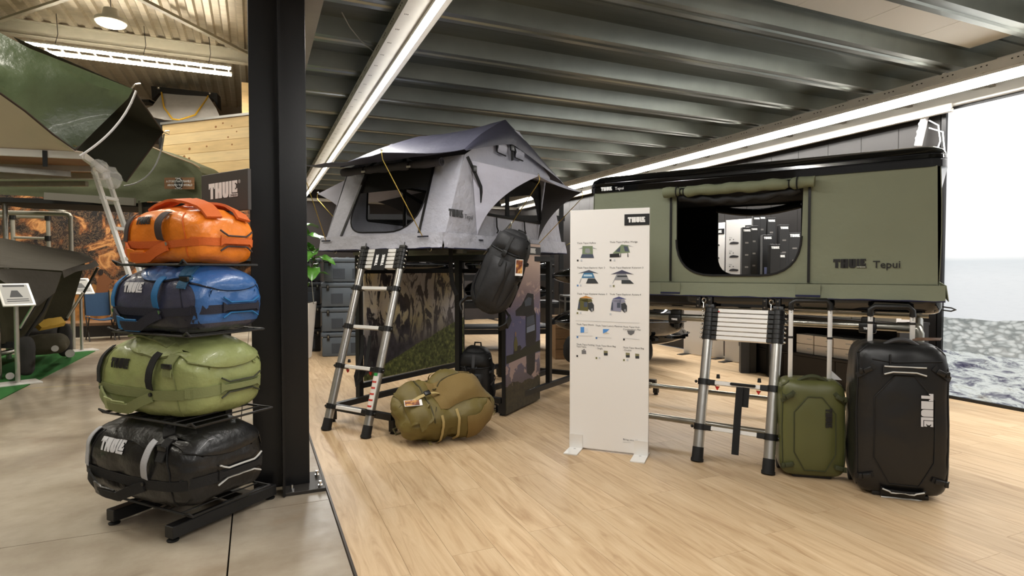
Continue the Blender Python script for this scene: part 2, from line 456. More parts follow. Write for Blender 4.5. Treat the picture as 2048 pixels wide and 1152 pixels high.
# ---- the picture wall (back-lit textile): white sky, sea, pebbles, rock
def beach_mat():
    t = NT('backlit_beach_picture'); v = t.coord(); s = t.sep(v)
    z = s[2]
    warp = t.noise(v, 1.7, 4); zz = t.math('ADD', z, t.math('MULTIPLY', t.math('SUBTRACT', warp, .5), .10))
    sky = t.ramp(z, [(0, lin((222, 226, 230))), (.42, lin((226, 230, 233))), (.475, lin((216, 222, 226))), (.49, lin((243, 245, 246))), (.6, lin((252, 252, 253))), (1, lin((255, 255, 255)))])
    zn = t.math('DIVIDE', z, 2.7)
    t.t.links.remove(sky.node.inputs[0].links[0]); t.link(zn, sky.node.inputs[0])
    wav = t.noise(t.coord((4, 4, 40)), 3, 5); sky = t.mix(t.math('MULTIPLY', t.math('LESS_THAN', z, 1.27), t.math('MULTIPLY', t.math('GREATER_THAN', wav, .56), .12)), sky, lin((205, 210, 214)))
    vo = t.new('ShaderNodeTexVoronoi', i_Scale=15.0); mpv = t.coord((1, 1, 1.9)); nz = t.new('ShaderNodeTexNoise'); nz.inputs['Scale'].default_value = 5; va = t.new('ShaderNodeVectorMath', operation='MULTIPLY_ADD'); t.link(mpv, nz.inputs['Vector']); t.link(nz.outputs['Color'], va.inputs[0]); va.inputs[1].default_value = (.16, .16, .16); t.link(mpv, va.inputs[2]); t.link(va.outputs[0], vo.inputs['Vector'])
    peb = t.ramp(vo.outputs['Distance'], [(0, lin((228, 230, 228))), (.4, lin((190, 196, 194))), (.62, lin((112, 118, 116)))])
    peb = t.mix(.35, peb, t.ramp(vo.outputs['Color'], [(0, lin((150, 158, 158))), (1, lin((240, 240, 236)))]))
    rk = t.noise(t.coord((1, 1, 4.2)), 4.2, 12, .74, .9)
    rock = t.ramp(rk, [(.34, lin((56, 54, 82))), (.43, lin((124, 126, 140))), (.49, lin((190, 196, 196))), (.56, lin((226, 232, 230))), (.68, lin((162, 164, 152))), (.8, lin((230, 232, 226)))])
    moss = t.ramp(t.noise(v, 3.4, 5), [(.55, (0, 0, 0, 1)), (.68, (1, 1, 1, 1))]); rock = t.mix(t.math('MULTIPLY', moss, .35), rock, lin((176, 160, 110)))
    m1 = t.math('LESS_THAN', zz, .76); m2 = t.math('LESS_THAN', zz, .44)
    c = t.mix(m1, sky, peb); c = t.mix(m2, c, rock)
    t.base(t.mix(.8, c, (0, 0, 0, 1))); t.link(c, t.b.inputs['Emission Color']); t.b.inputs['Emission Strength'].default_value = .86
    t.b.inputs['Roughness'].default_value = .6; return t.m
lbx = sroot('wall_picture')
MB().box((6.0, 1.0, 1.36), (.08, 4.98, 2.66)).build('backlit_print', beach_mat(), lbx, False)
lf = MB(); lf.box((5.99, 3.515, 1.36), (.10, .04, 2.72)); lf.box((5.99, 1.0, 2.70), (.10, 5.0, .03)); lf.box((5.99, 1.0, .014), (.10, 5.0, .028))
lf.build('light_box_frame', m_black, lbx, False)
# ---- back wall
bw = MB().box((3.2, 13.6, 1.5), (6.1, .1, 3.0)).build('wall_back', M('dark_back_wall', (44, 38, 36), .7, 0, 0, 1, .15, 2), smooth=False); struct(bw)
struct(MB().box((3.2, 13.5, 2.72), (6.0, .12, .06)).build('trim_3', ibm, smooth=False))
# ---- warehouse: corrugated roof, walls, beams
HR = 5.55
roof_m = deck_mat('corrugated_roof', (206, 196, 176))
rf = sroot('roof')
k = 0; x = -11.0
while x < .02:
    b = MB(); p = [(x, -4, HR + .05), (x + .03, -4, HR), (x + .12, -4, HR), (x + .15, -4, HR + .05), (x + .25, -4, HR + .05), (x + .25, -4, HR + .06), (x, -4, HR + .06)]
    b.prism(p, (0, 21.7, 0)); b.build('roof_sheet', roof_m, rf, False); x += .25
cb_m = M('cream_grey_steel', (172, 166, 148), .5, .05, .02, 30, .06, 4)
for i, yb in enumerate((13.0, 5.5)):
    b = sroot('beam'); L = 11.0
    MB().box((-5.45, yb, HR - .13), (L, .012, .26)).build('web', cb_m, b, False)
    MB().box((-5.45, yb, HR - .262), (L, .15, .014)).build('flange', cb_m, b, False)
    MB().box((-5.45, yb, HR - .012), (L, .15, .014)).build('flange', cb_m, b, False)
br = MB(); br.bar((-2.6, 9.8, HR - .06), (-.02, 12.9, HR - .12), .09, .05); struct(br.build('trim_4', cb_m, smooth=False))
br = MB(); br.bar((-4.0, 12.9, HR - .12), (-1.6, 10.3, HR - .06), .07, .04); struct(br.build('trim_5', cb_m, smooth=False))
struct(MB().box((-5.5, 17.7, 2.8), (11.2, .1, 5.6)).build('wall_hall', M('hall_end_wall', (156, 140, 120), .8, 0, 0, 1, .1, 1), smooth=False))
struct(MB().box((-11.05, 6.8, 2.8), (.1, 21.7, 5.6)).build('wall_left', M('hall_side_wall', (150, 140, 126), .8), smooth=False))
struct(MB().box((.01, 6.8, 4.3), (.06, 21.7, 2.5)).build('wall_loft', M('loft_side_wall', (150, 138, 118), .8), smooth=False))
# ---- steel pillar (H section with a welded fin) on its base plate
pil_m = M('black_steel_paint', (15, 15, 17), .3, .1, .03, 60, .2, 2)
pl_ = sroot('pillar', (.125, 3.55, 0)); FH = 2.70
for sy in (-.11, .11): MB().box((0, sy, FH / 2 + .018), (.285, .016, FH), bev=.002, seg=1).build('flange', pil_m, pl_, False)
MB().box((0, 0, FH / 2 + .018), (.011, .206, FH)).build('web', pil_m, pl_, False)
MB().box((.005, -.18, FH / 2 + .004), (.012, .125, FH)).build('fin', pil_m, pl_, False)
bp = MB().box((.11, -.08, .009), (.215, .30, .018), bev=.002).build('base_plate', M('dark_steel_plate', (62, 58, 54), .45, .5, .05, 30, .2, 6), pl_, False)
for x, y in ((.19, -.20), (.19, -.02), (.045, -.2)):
    b = MB(); b.cyl((x, y, .018), (x, y, .03), .013, seg=6); b.cyl((x, y, .03), (x, y, .05), .007, seg=8); b.build('bolt', m_chrome, bp)
# ================================================================== LAMPS
m_tube = EM('lit_tube', (255, 250, 240), TUBE)
m_tube2 = EM('lit_hall_tube', (255, 246, 228), 60)
m_tray = M('perforated_tray_white', (214, 212, 206), .45, .2, .02, 30, .04, 8)
m_hole = M('tray_hole', (30, 30, 28), .9)
def tray_light(x, y0, y1, tubes, label, zt=2.80):
    t = thing('tray_light', label, 'ceiling light', (x, (y0 + y1) / 2, zt)); L = y1 - y0
    b = MB(); b.box((0, 0, 0), (.235, L, .004))
    for s in (-1, 1): b.box((s * .119, 0, .035), (.003, L, .074))
    b.build('cable_tray', m_tray, t, False)
    h = MB(); n = int(L / .25)
    for i in range(n):
        yy = -L / 2 + (i + .5) * L / n
        for xx in (-.095, -.085, -.075): h.box((xx, yy, -.0025), (.005, .012, .0012))
        for s in (-1, 1):
            for k in (-.04, 0, .04): h.box((s * .121, yy + k, .045), (.0016, .013, .009))
    o = h.build('perforation', m_hole, t, False); o['kind'] = 'stuff'
    n = max(1, round(L / 1.5))
    for xx, zz in tubes:
        MB().box((xx, 0, zz + .027), (.045, L - .1, .022)).build('lamp_holder', m_white, t, False)
        for i in range(n):
            a, c = -L / 2 + .03 + i * (L - .06) / n, -L / 2 + .03 + (i + 1) * (L - .06) / n
            area('tube_light', (x + xx, (y0 + y1) / 2 + (a + c) / 2, zt + zz - .019), .03, c - a - .02, DOWN * (c - a), (1, .975, .935))
            MB().cyl((xx, a + .008, zz), (xx, c - .008, zz), .0165, seg=12).build('tube', m_tube, t)
    for i in range(int(L / 2.2)):
        yy = -L / 2 + .8 + i * 2.2
        MB().cyl((0, yy, .072), (0, yy, .13), .006, seg=6).build('hanger_rod', m_steel, t)
    return t
tray_light(.975, -2.5, 13.2, [(.035, -.045)], 'long lit cable tray lamp running beside the black pillar over the grey tent')
tray_light(5.54, -1.0, 13.2, [(-.085, -.045), (.07, -.045)], 'long lit cable tray lamp along the right wall above the black hard shell tent')
# hall: ladder-shaped double tube
P0, P1, P2, P3 = [gnd(*p, 4.9) for p in ((85, 98), (462, 134), (128, 120), (466, 146))]
zl = 4.9
def lv(p): return V((p.x, p.y, zl))
t = thing('ladder_light', 'twin tube lamp with cross bars like a ladder, under the hall beam', 'ceiling light', ((P0.x + P1.x) / 2, 12.35, zl))
xa, xb = P0.x - t.location.x - .25, P1.x - t.location.x
for yy in (-.2, .2):
    for i in range(2):
        a, c = xa + (xb - xa) * i / 2, xa + (xb - xa) * (i + 1) / 2
        l_ = area('tube_light', (t.location.x + (a + c) / 2, 12.35 + yy, zl - .025), c - a, .03, DOWN * 1.6 * (c - a), (1, .93, .80))
        MB().cyl((a + .01, yy, 0), (c - .01, yy, 0), .022, seg=12).build('tube', m_tube2, t)
    MB().box(((xa + xb) / 2, yy, .035), (xb - xa, .05, .025)).build('lamp_holder', m_white, t, False)
for i in range(14):
    xx = xa + .05 + (xb - xa - .1) * i / 13
    MB().box((xx, 0, .02), (.025, .44, .02)).build('rung', m_white, t, False)
for xx in (xa + .4, 0, xb - .4):
    MB().tube([(xx, 0, .03), (xx + .05, .05, .3), (xx + .02, .1, .66)], .006, 6).build('hanger_cable', m_plastic, t)
hb = gnd(222, 45, 5.0)
t = thing('high_bay_lamp', 'round glowing high bay lamp under the corrugated roof', 'ceiling light', hb)
b = MB(); b.lathe([(.02, .22), (.10, .20), (.12, .08), (.21, .05), (.215, .0), (.2, -.01)], 24); b.build('housing', m_alu_lt, t)
MB().lathe([(.19, -.002), (.19, -.03), (.16, -.045), (.02, -.05)], 24).build('diffuser', EM('lit_diffuser', (255, 240, 214), 30), t)
MB().cyl((0, 0, .2), (0, 0, HR - hb.z), .006, seg=6).build('cable', m_plastic, t)
# loose cable on the loft ceiling
c = [at(683, 0, 4.0), at(700, 14, 4.25), at(722, 32, 4.5), at(745, 46, 4.7), at(778, 60, 4.95)]
c = [V((p.x, p.y, ZR - .012)) for p in c]
tag(MB().tube(c, .004, 6).build('cable', M('grey_cable', (150, 148, 140), .5)), 'thin loose cable hanging along the loft ceiling left of the lamp', 'cable')
# ================================================================== BAG RACK AND DUFFELS
def cloth(name, col, rough=.42, bump=.25, var=.1):
    return M(name, col, rough, 0, min(1, bump * 2.2), 9, var, 7, coat=.12, bd=.02)
RK = Fr(-.259, 3.33, -48.7)      # x along the bags, -y to the front
RKW = RK
t = thingf('display_rack', 'black steel display rack with feet, posts and wire shelves carrying four duffel bags', 'rack', RK)
for s in (-1, 1):
    f = MB().box((s * .21, -.03, .045), (.055, .58, .055), bev=.003, seg=1).build('base_bar', m_black, t, False)
    for yy in (-.27, .27):
        MB().lathe([(.024, 0), (.026, .006), (.012, .010), (.012, .02)], 12).build('levelling_foot', m_rubber, f, loc=(s * .21, yy - .03, 0))
MB().box((0, .12, .045), (.365, .05, .05)).build('cross_bar', m_black, t, False)
MB().box((0, .14, .78), (.07, .04, 1.48)).build('post', m_black, t, False)
def shelf(z, w, d, y):
    b = MB()
    b.tube([(-w / 2, y - d / 2, z), (w / 2, y - d / 2, z), (w / 2, y + d / 2, z), (-w / 2, y + d / 2, z)], .006, 6, True)
    for i in range(1, 8):
        x = -w / 2 + w * i / 8; b.tube([(x, y - d / 2, z), (x, y + d / 2, z)], .004, 5)
    for s in (-1, 1): b.tube([(s * .03, .13, z - .07), (s * .06, y, z - .02), (s * .12, y - d / 2, z - .004)], .006, 6)
    for s in (-1, 1): b.tube([(s * w / 2, y - d / 2, z), (s * w / 2, y - d / 2 - .02, z + .02), (s * w / 2 - s * .05, y - d / 2, z)], .005, 6)
    b.build('wire_shelf', m_black, t)
for z, w, d, y in ((1.225, .50, .38, -.05), (.905, .56, .40, -.05), (.512, .66, .42, -.06), (.125, .66, .42, -.08)): shelf(z, w, d, y)

def duffel(name, label, x, y, z, L, D, Hh, C, opt):
    """local x along the long side, -y front with the logo, +x end with the grab handle"""
    o = RK.w((x, y, z))
    t = thing(name, label, 'duffel bag', o, RK.ang, None)
    mb_, mp_, ms_, ml_, mt_ = C['body'], C['panel'], C['strap'], C['logo'], C['trim']
    def shp(p):
        x_, y_, z_ = p
        if z_ > 0:
            z_ = z_ * (1 - .16 * x_ * x_ - .10 * max(0, x_) - .30 * max(0, abs(y_) - .30)) * (1 + opt.get('tilt', 0) * x_)
            x_ *= 1 - .11 * z_; y_ *= 1 - .22 * z_ * z_
        else:
            x_ *= 1 + .02 * z_; y_ *= 1 + .03 * z_
        return (x_, y_, z_)
    mb, bv = soft((L, D, Hh), 5.5, 26, shp, 0, 1, opt['seed'])
    mb.bm.normal_update(); dl = []
    for v in mb.bm.verts:
        p = v.co * 6.5 + V((opt['seed'] * 7.3, opt['seed'] * 3.1, 0)); f_ = max(0, min(1, .5 + v.co.z / Hh))
        r1 = noise.noise(p); r2 = 1 - abs(noise.noise(V((p.x * 1.2, p.y * 1.2, p.z * .7)) + V((9, 2, 4)))) * 2; r3 = 1 - abs(noise.noise(p * 2.6)) * 2
        dl.append(v.normal * (opt.get('wr', .008) * 1.5 * (.8 * r1 + .55 * r2 + .3 * r3) - .012 * max(0, r2 - .6)))
    for v, d in zip(mb.bm.verts, dl): v.co += d
    for v in mb.bm.verts: v.co.z += Hh / 2
    bv = BVHTree.FromBMesh(mb.bm)
    body = mb.build('body', mb_, t, ang=60)
    fy, ex = -D, L     # far guesses for the projections
    FRONT, END, TOP = (0, 1, 0), (-1, 0, 0), (0, 0, -1)
    zc = Hh * .40
    # lower side panels in another colour
    if 'lower' in C:
        b = MB(); patch(b, bv, lambda u, v: V((L * (-.47 + .93 * u), -D, Hh * (.07 + .25 * v))), FRONT, 30, 8, .004, 0, .004); b.build('lower_panel', C['lower'], t)
    if mp_ is not mb_:
        b = MB(); patch(b, bv, lambda u, v: V((L, D * (-.44 + .88 * u), Hh * (.16 + .56 * v))), END, 30, 24, .004, 0, .004); b.build('end_panel', mp_, t)
    # seam round the front corner
    b = MB(); cord(b, bv, [(L * .47, -D * .9, Hh * .06), (L * .45, -D * .9, Hh * .5), (L * .40, -D * .9, Hh * .84)], (-.35, 1, 0), .0032, .001, 6); b.build('corner_piping', mt_, t)
    b = MB(); cord(b, bv, [(-L * .47, -D * .9, Hh * .06), (-L * .45, -D * .9, Hh * .5), (-L * .40, -D * .9, Hh * .84)], (.35, 1, 0), .0032, .001, 6)
    b.build('corner_piping', mt_, t)
    # belt of webbing round the lower third, grab handle on the end
    b = MB(); strap(b, bv, [(-L * .49, -D, zc * .86), (-L * .2, -D, zc * .78), (L * .2, -D, zc * .78), (L * .46, -D, zc * .86)], FRONT, Hh * .12, .003, .003, 5); b.build('front_belt', C.get('belt', mt_), t)
    b = MB(); strap(b, bv, [(L, -D * .46, zc * .9), (L, D * .46, zc * .9)], END, Hh * .13, .003, .003, 12); b.build('end_belt', C.get('belt', mt_), t)
    h = MB(); strap(h, bv, [(L, -D * .16, zc * .95), (L, D * .34, zc * .95)], END, [.05] + [.026] * 11 + [.05], .006, .006, 12, lambda s: .016 * sin(pi * s))
    hd = h.build('end_handle', C.get('belt', mt_), t)
    h = MB()
    for s in (-1, 1): cord(h, bv, [(L, -D * .16, zc * .95 + s * .045), (L, -D * .06, zc * .95 + s * .024), (L, D * .24, zc * .95 + s * .024), (L, D * .34, zc * .95 + s * .045)], END, .0045, .014, 5)
    h.build('handle_piping', C['pipe'], hd)
    # front padded haul handle with press studs, hanging in a shallow loop
    h = MB(); strap(h, bv, [(-L * .36, -D, zc * .72), (-L * .22, -D, zc * .36), (-L * .02, -D, zc * .36), (L * .17, -D, zc * .72)], FRONT, .046, .008, .009, 8, lambda s: .028 * sin(pi * s))
    fh = h.build('haul_handle', C.get('haul', mt_), t)
    h = MB(); strap(h, bv, [(-L * .26, -D, zc * .44), (-L * .18, -D, zc * .37), (-L * .05, -D, zc * .36)], FRONT, .062, .034, .006, 6); h.build('handle_wrap', C.get('wrap', mb_), fh)
    for xx in (-.36, .17):
        c, n = hit(bv, (L * xx, -D, zc * .8), FRONT); h = MB(); h.cyl(c + n * .010, c + n * .018, .009, seg=12); h.build('press_stud', m_chrome if C.get('stud') else m_plastic, t)
    # daisy loops either side of the logo
    for xx in opt['loops']:
        h = MB(); strap(h, bv, [(L * xx, -D, zc * .95), (L * (xx + .015), -D, Hh * .62), (L * (xx + .03), -D, Hh * .84)], FRONT, L * opt.get('lw', .06), .006, .004, 7, lambda s: .016 * (.15 if xx < 0 else 1) * abs(sin(pi * s)) ** .7); h.build('side_loop', ms_, t)
    # side panel with the logo
    c0, n0 = hit(bv, (L * opt['lx'], -D, Hh * .60), FRONT)
    h = MB(); put_logo(h, (L * opt['lx'], -D, Hh * opt.get('lz', .60)), X * .94, Z, opt['lh'], bv, FRONT, .004, .12); h.build('logo', ml_, t)
    # big U-shaped lid on top, running over the front and end edges, with its zip
    if opt.get('lid', 1):
        def lidf(u, v):
            a = -.28 + .74 * u
            e = 1 - (2 * u - 1) ** 4 * .45
            return V((L * a, D * (.44 - .90 * v * e), Hh * 2))
        b = MB(); patch(b, bv, lidf, TOP, 16, 16, .007, .014, .006); lid = b.build('lid', C.get('lid', mb_), t, ang=60)
        b = MB(); cord(b, bv, [lidf(i / 10, 1) for i in range(11)], TOP, .0055, .004, 3); cord(b, bv, [lidf(0, i / 6) for i in range(7)], TOP, .0055, .004, 3); b.build('lid_zip', C.get('zip', m_plastic), t)
        def flap(u, v):
            return V((L, D * (-.42 + .84 * u), Hh * (.93 - (.30 - .10 * (2 * u - 1) ** 2) * v)))
        b = MB(); patch(b, bv, flap, END, 12, 6, .008, .010, .006); b.build('lid_flap', C.get('lid', mb_), t, ang=60)
        b = MB(); cord(b, bv, [flap(i / 10, 1) for i in range(11)], END, .005, .008, 2); b.build('flap_zip', C.get('zip', m_plastic), t)
    # shoulder strap across the top, buckled on the front edge
    for (xa, ya, xb, yb, lift, w) in opt['carry']:
        h = MB(); strap(h, bv, [(L * xa, D * ya, Hh * 2), (L * xb, D * yb, Hh * 2)], TOP, w, .012, .012, 16, lambda s: lift * sin(pi * s)); h.build('shoulder_strap', C.get('carry', mt_), t)
    for (xx, z0, z1, w) in opt.get('buck', []):
        h = MB(); strap(h, bv, [(L * xx, -D, Hh * z0), (L * xx, -D, Hh * z1)], FRONT, w, .010, .006, 6); s_ = h.build('strap_tab', C.get('carry', mt_), t)
        c, n = hit(bv, (L * xx, -D, Hh * (z0 + z1) / 2), FRONT); h = MB(); h.box(c + n * .02, (w * 1.25, .012, .022), bev=.003); h.build('buckle', m_plastic, s_)
    for (xx, yy) in opt.get('wire', []):
        c, n = hit(bv, (L * xx, D * yy, Hh * 2), TOP)
    return t, bv
c_or = cloth('orange_tarpaulin', (232, 128, 32), .36, .3); c_or2 = M('orange_webbing', (206, 96, 26), .7, 0, .3, 200); c_dk = M('brown_grey_webbing', (62, 50, 48), .8, 0, .3, 250)
c_nv = cloth('slate_navy_tarpaulin', (62, 64, 86), .4, .3); c_bl = cloth('blue_tarpaulin', (46, 92, 150), .36, .3); c_nv2 = M('navy_webbing', (30, 31, 46), .75, 0, .3, 200); c_bs = M('bright_blue_webbing', (28, 104, 160), .7, 0, .3, 200); c_ndk = cloth('dark_navy_base', (26, 28, 44), .5, .2)
c_gr = cloth('olive_green_tarpaulin', (146, 154, 98), .42, .3); c_gr2 = M('olive_webbing', (124, 130, 84), .75, 0, .3, 200)
c_bk = cloth('black_tarpaulin', (20, 19, 19), .38, .25); c_bk2 = M('soft_black_webbing', (22, 21, 21), .8, 0, .3, 200); c_si = M('silver_grey_webbing', (176, 176, 180), .6, 0, .3, 200)
m_silverprint = M('silver_print', (214, 214, 218), .4); m_greypipe = M('pale_reflective_piping', (200, 200, 196), .4)
duffel('duffel_bag', 'orange duffel bag with two padded shoulder straps on the top shelf', .0, -.04, 1.232, .55, .35, .275,
       dict(body=c_or, panel=c_or, strap=c_dk, logo=m_ink, trim=c_or2, pipe=c_dk, stud=1, carry=c_or2, zip=c_dk),
       dict(seed=1, lh=.036, loops=(-.385, .10), lw=.085, lx=-.25, lz=.66, lid=0, tilt=-.0, wr=.007,
            carry=[(-.40, -.05, .46, -.20, .012, .075), (-.38, .28, .47, .24, .012, .075)], buck=[]))
duffel('duffel_bag', 'blue and navy duffel bag with bright blue loops on the second shelf', -.015, -.05, .912, .645, .40, .305,
       dict(body=c_nv, panel=c_bl, strap=c_bs, logo=m_silverprint, trim=c_nv2, pipe=c_bs, stud=1, lid=c_bl, carry=M('teal_webbing', (24, 76, 108), .7, 0, .3, 200), lower=c_ndk, zip=c_nv2, wrap=c_bs),
       dict(seed=2, lh=.046, loops=(-.385, .13), lx=-.27, lz=.60, wr=.007, carry=[(.05, .30, .34, -.40, .015, .055)], buck=[(.36, .66, .86, .045)]))
duffel('duffel_bag', 'olive green duffel bag with black loops on the third shelf', -.07, -.05, .52, .73, .44, .36,
       dict(body=c_gr, panel=c_gr, strap=m_webbing, logo=m_ink, trim=c_gr2, pipe=M('dark_olive_piping', (58, 60, 44), .6), lid=c_gr, carry=c_gr2, zip=c_gr2),
       dict(seed=3, lh=.046, loops=(-.40, .16), lx=-.27, lz=.60, wr=.009, carry=[(-.30, -.20, .22, -.34, .014, .05), (-.25, .1, .3, -.30, .012, .045)], buck=[(.32, .56, .80, .05)]))
duffel('duffel_bag', 'large black duffel bag with silver grey loops on the lowest shelf', -.06, -.09, .132, .78, .47, .36,
       dict(body=c_bk, panel=c_bk, strap=c_si, logo=m_silverprint, trim=c_bk2, pipe=m_greypipe, lid=c_bk, carry=c_bk2, zip=c_bk2),
       dict(seed=5, lh=.058, loops=(-.395, .18), lx=-.26, lz=.62, lw=.05, wr=.010, carry=[(-.2, .25, .28, -.38, .02, .05)], buck=[(.30, .62, .88, .042)]))
# black sign on top of the rack
SG = Fr(*at(451, 380, 3.10).xy, -57)
t = thingf('brand_sign', 'dark grey brand sign on the posts above the orange duffel bag', 'sign', SG)
z0, z1 = 1.502, 1.708; wv = .425
MB().box((0, 0, (z0 + z1) / 2), (wv, .02, z1 - z0), bev=.002, seg=1).build('board', M('dark_grey_board', (66, 62, 60), .55), t, False)
b = MB(); put_logo(b, (-.138, -.0112, 1.575), X, Z, .082); put_text(b, '®', (.134, -.0112, 1.64), X, Z, .025); b.build('logo', m_whiteprint, t, False, norm=False)
b = MB(); put_text(b, 'SWEDEN', (.062, -.0118, 1.5775), X, Z, .0155, .02, 1.0); b.build('small_print', m_ink, t, False, norm=False)
# ================================================================== ROOF TENTS
def holed(mb, outer, holes, fn, thick=0.0):
    """flat panel with cut-outs; fn maps (a, b) to space"""
    b2 = bmesh.new(); es = []
    for loop in [outer] + holes:
        vs = [b2.verts.new(V((a, b, 0))) for a, b in loop]
        es += [b2.edges.new((vs[i], vs[(i + 1) % len(vs)])) for i in range(len(vs))]
    bmesh.ops.triangle_fill(b2, edges=es, use_beauty=True, normal=(0, 0, 1))
    mp = {v: mb.bm.verts.new(V(fn(v.co.x, v.co.y))) for v in b2.verts}
    fs = [mb.bm.faces.new([mp[v] for v in f.verts]) for f in b2.faces]
    b2.free()
    if thick:
        mb.bm.normal_update()
        r = bmesh.ops.solidify(mb.bm, geom=fs, thickness=thick)
    return mb
def rounded(pts, r, k=5):
    """round the corners of a polygon; r may be a list"""
    out = []; n = len(pts)
    for i in range(n):
        a, b, c = V((*pts[i - 1], 0)), V((*pts[i], 0)), V((*pts[(i + 1) % n], 0)); rr = r[i] if isinstance(r, list) else r
        if rr <= 0: out.append((b.x, b.y)); continue
        p = b + (a - b).normalized() * rr; q = b + (c - b).normalized() * rr
        for j in range(k + 1):
            s = j / k; w = p * (1 - s) ** 2 + b * 2 * s * (1 - s) + q * s * s; out.append((w.x, w.y))
    return out
def net_mat():
    t = NT('insect_net'); tr = t.new('ShaderNodeBsdfTransparent'); mx = t.new('ShaderNodeMixShader'); mx.inputs[0].default_value = .42
    t.b.inputs['Base Color'].default_value = (.02, .02, .02, 1); t.b.inputs['Roughness'].default_value = .9
    t.link(tr.outputs[0], mx.inputs[1]); t.link(t.b.outputs[0], mx.inputs[2]); t.link(mx.outputs[0], t.n['Material Output'].inputs[0]); return t.m
m_net = net_mat()
m_tg = M('light_grey_canvas', (176, 176, 186), .8, 0, .8, 4, .06, 3, bd=.06)
m_tg2 = M('pale_grey_awning_canvas', (190, 190, 204), .75, 0, .5, 4, .05, 3, bd=.05)
m_fly = M('navy_grey_rain_fly', (58, 58, 72), .5, 0, .4, 4, .08, 3, bd=.03)
m_dark = M('dark_lining', (26, 25, 25), .85, 0, .2, 8)
m_gold = M('brass_rod', (190, 160, 84), .3, .8)
KO = at(885, 488, 4.4)
K = Fr(KO.x, KO.y, -56)
def build_grey_tent():
    t = thingf('roof_tent', 'light grey roof tent with dark navy fly and open awnings on a black frame', 'tent', K)
    W, L, ZB, ZE, YF = -1.31, 1.92, 1.395, 2.10, .28
    MB().box((W / 2, L / 2, 1.40), (1.27, L - .04, .045), bev=.004).build('base_board', m_black, t, False)
    # ---- front wall, leaning back
    def fp(a, b): return (a, YF * (b - ZB) / (ZE - ZB), b)
    door = rounded([(-1.03, 2.075), (-1.10, 1.515), (-.27, 1.495), (-.30, 2.06)], [.03, .22, .34, .03], 8)
    b = MB(); holed(b, [(W, ZB), (0, ZB), (-.01, ZE), (W + .02, ZE)], [door], fp, .004); b.build('front_wall', m_tg, t, False)
    b = MB(); n = len(door); b.tube([V(fp(*p)) + V((0, -.004, 0)) for p in door], .006, 5, True); b.build('door_piping', m_dark, t)
    for pa, pb in (((-1.045, 2.07), (-1.125, 1.485)), ((-.285, 2.06), (-.255, 1.475))):
        MB().strip([V(fp(*pa)) + V((0, -.006, 0)), V(fp(*pb)) + V((0, -.006, 0))], [V((0, -1, .3)).normalized()] * 2, .022, .005).build('door_zip', m_plastic, t, False)
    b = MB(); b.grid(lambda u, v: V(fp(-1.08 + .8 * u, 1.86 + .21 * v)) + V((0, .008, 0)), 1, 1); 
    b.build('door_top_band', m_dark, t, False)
    # ---- back wall with a big screened window
    def kp(a, b_): return (a, L - YF * (b_ - ZB) / (ZE - ZB), b_)
    hole = rounded([(-1.08, 1.95), (-1.08, 1.60), (-.22, 1.60), (-.22, 1.95)], .08)
    b = MB(); holed(b, [(W, ZB), (0, ZB), (-.01, ZE), (W + .02, ZE)], [hole], kp, .004); b.build('back_wall', m_tg, t, False)
    # ---- side walls
    for sx, xx in ((1, 0.0), (-1, W)):
        def sp(a, b_, xx=xx): return (xx, a, b_)
        out = [(0, ZB), (L, ZB), (L - YF, ZE), (L / 2 + .12, 2.43), (L / 2 - .12, 2.43), (YF, ZE)]
        win = rounded([(.52, 2.02), (.50, 1.66), (1.46, 1.64), (1.44, 2.02)], [.05, .03, .03, .05])
        b = MB(); holed(b, out, [win], sp, .004); b.build('side_wall', m_tg, t, False)
        b = MB(); b.face([(xx, a, z) for a, z in win]); b.build('window_net', m_net, t, False)
        b = MB(); b.tube([(xx + sx * .004, a, z) for a, z in win], .012, 5, True); b.build('window_binding', m_dark, t)
        # loops for the vent at the top and the buckle strap
        if sx > 0:
            for ya in (.74, 1.02):
                b = MB(); b.grid(lambda u, v, ya=ya: (.012 + .03 * sin(pi * v), ya - .055 + .13 * u, 2.285 - .11 * v), 4, 6, .004); o = b.build('vent_flap', m_tg, t)
                b = MB(); b.tube([(.02, ya - .055, 2.285), (.03, ya - .055, 2.18), (.03, ya + .075, 2.17)], .006, 5); b.build('binding', m_dark, o)
            b = MB(); b.strip([V((.015, .89, 2.34)), V((.035, .90, 2.25)), V((.02, .93, 2.15))], [X] * 3, .035, .004); o = b.build('vent_strap', m_webbing, t)
            b = MB(); b.box((.04, .90, 2.25), (.016, .05, .05), bev=.004); b.build('buckle', m_plastic, o)
            b = MB(); b.strip([V((.02, .28, 2.08)), V((.05, .34, 1.96)), V((.05, .42, 1.86)), V((.035, .45, 1.74))], [X] * 4, .035, .004); o = b.build('hanging_strap', m_webbing, t)
            b = MB(); b.box((.055, .33, 1.99), (.016, .045, .05), bev=.004); b.build('buckle', m_plastic, o)
    # ---- skirt round the foot
    def skirt(pa, pb, nrm):
        pa, pb, nrm = V(pa), V(pb), V(nrm)
        def f(u, v):
            p = pa.lerp(pb, u); w = .012 * noise.noise(V((u * 9 + pa.x * 3, v * 2, pb.y)))
            return p + nrm * (.010 + .022 * v + w * v) + Z * (.085 - .115 * v + .006 * noise.noise(V((u * 6, pa.y, 2))))
        b = MB(); b.grid(f, 24, 4, .004); b.build('skirt', m_tg, t)
        b = MB(); b.tube([f(i / 12, 1) for i in range(13)], .006, 5); b.build('skirt_hem', M('navy_hem', (28, 32, 66), .7), t)
    skirt((W - .02, 0, ZB), (.02, 0, ZB), (0, -1, 0)); skirt((0, -.02, ZB), (0, L + .02, ZB), (1, 0, 0)); skirt((W, L + .02, ZB), (W, -.02, ZB), (-1, 0, 0)); skirt((.02, L, ZB), (W - .02, L, ZB), (0, 1, 0))
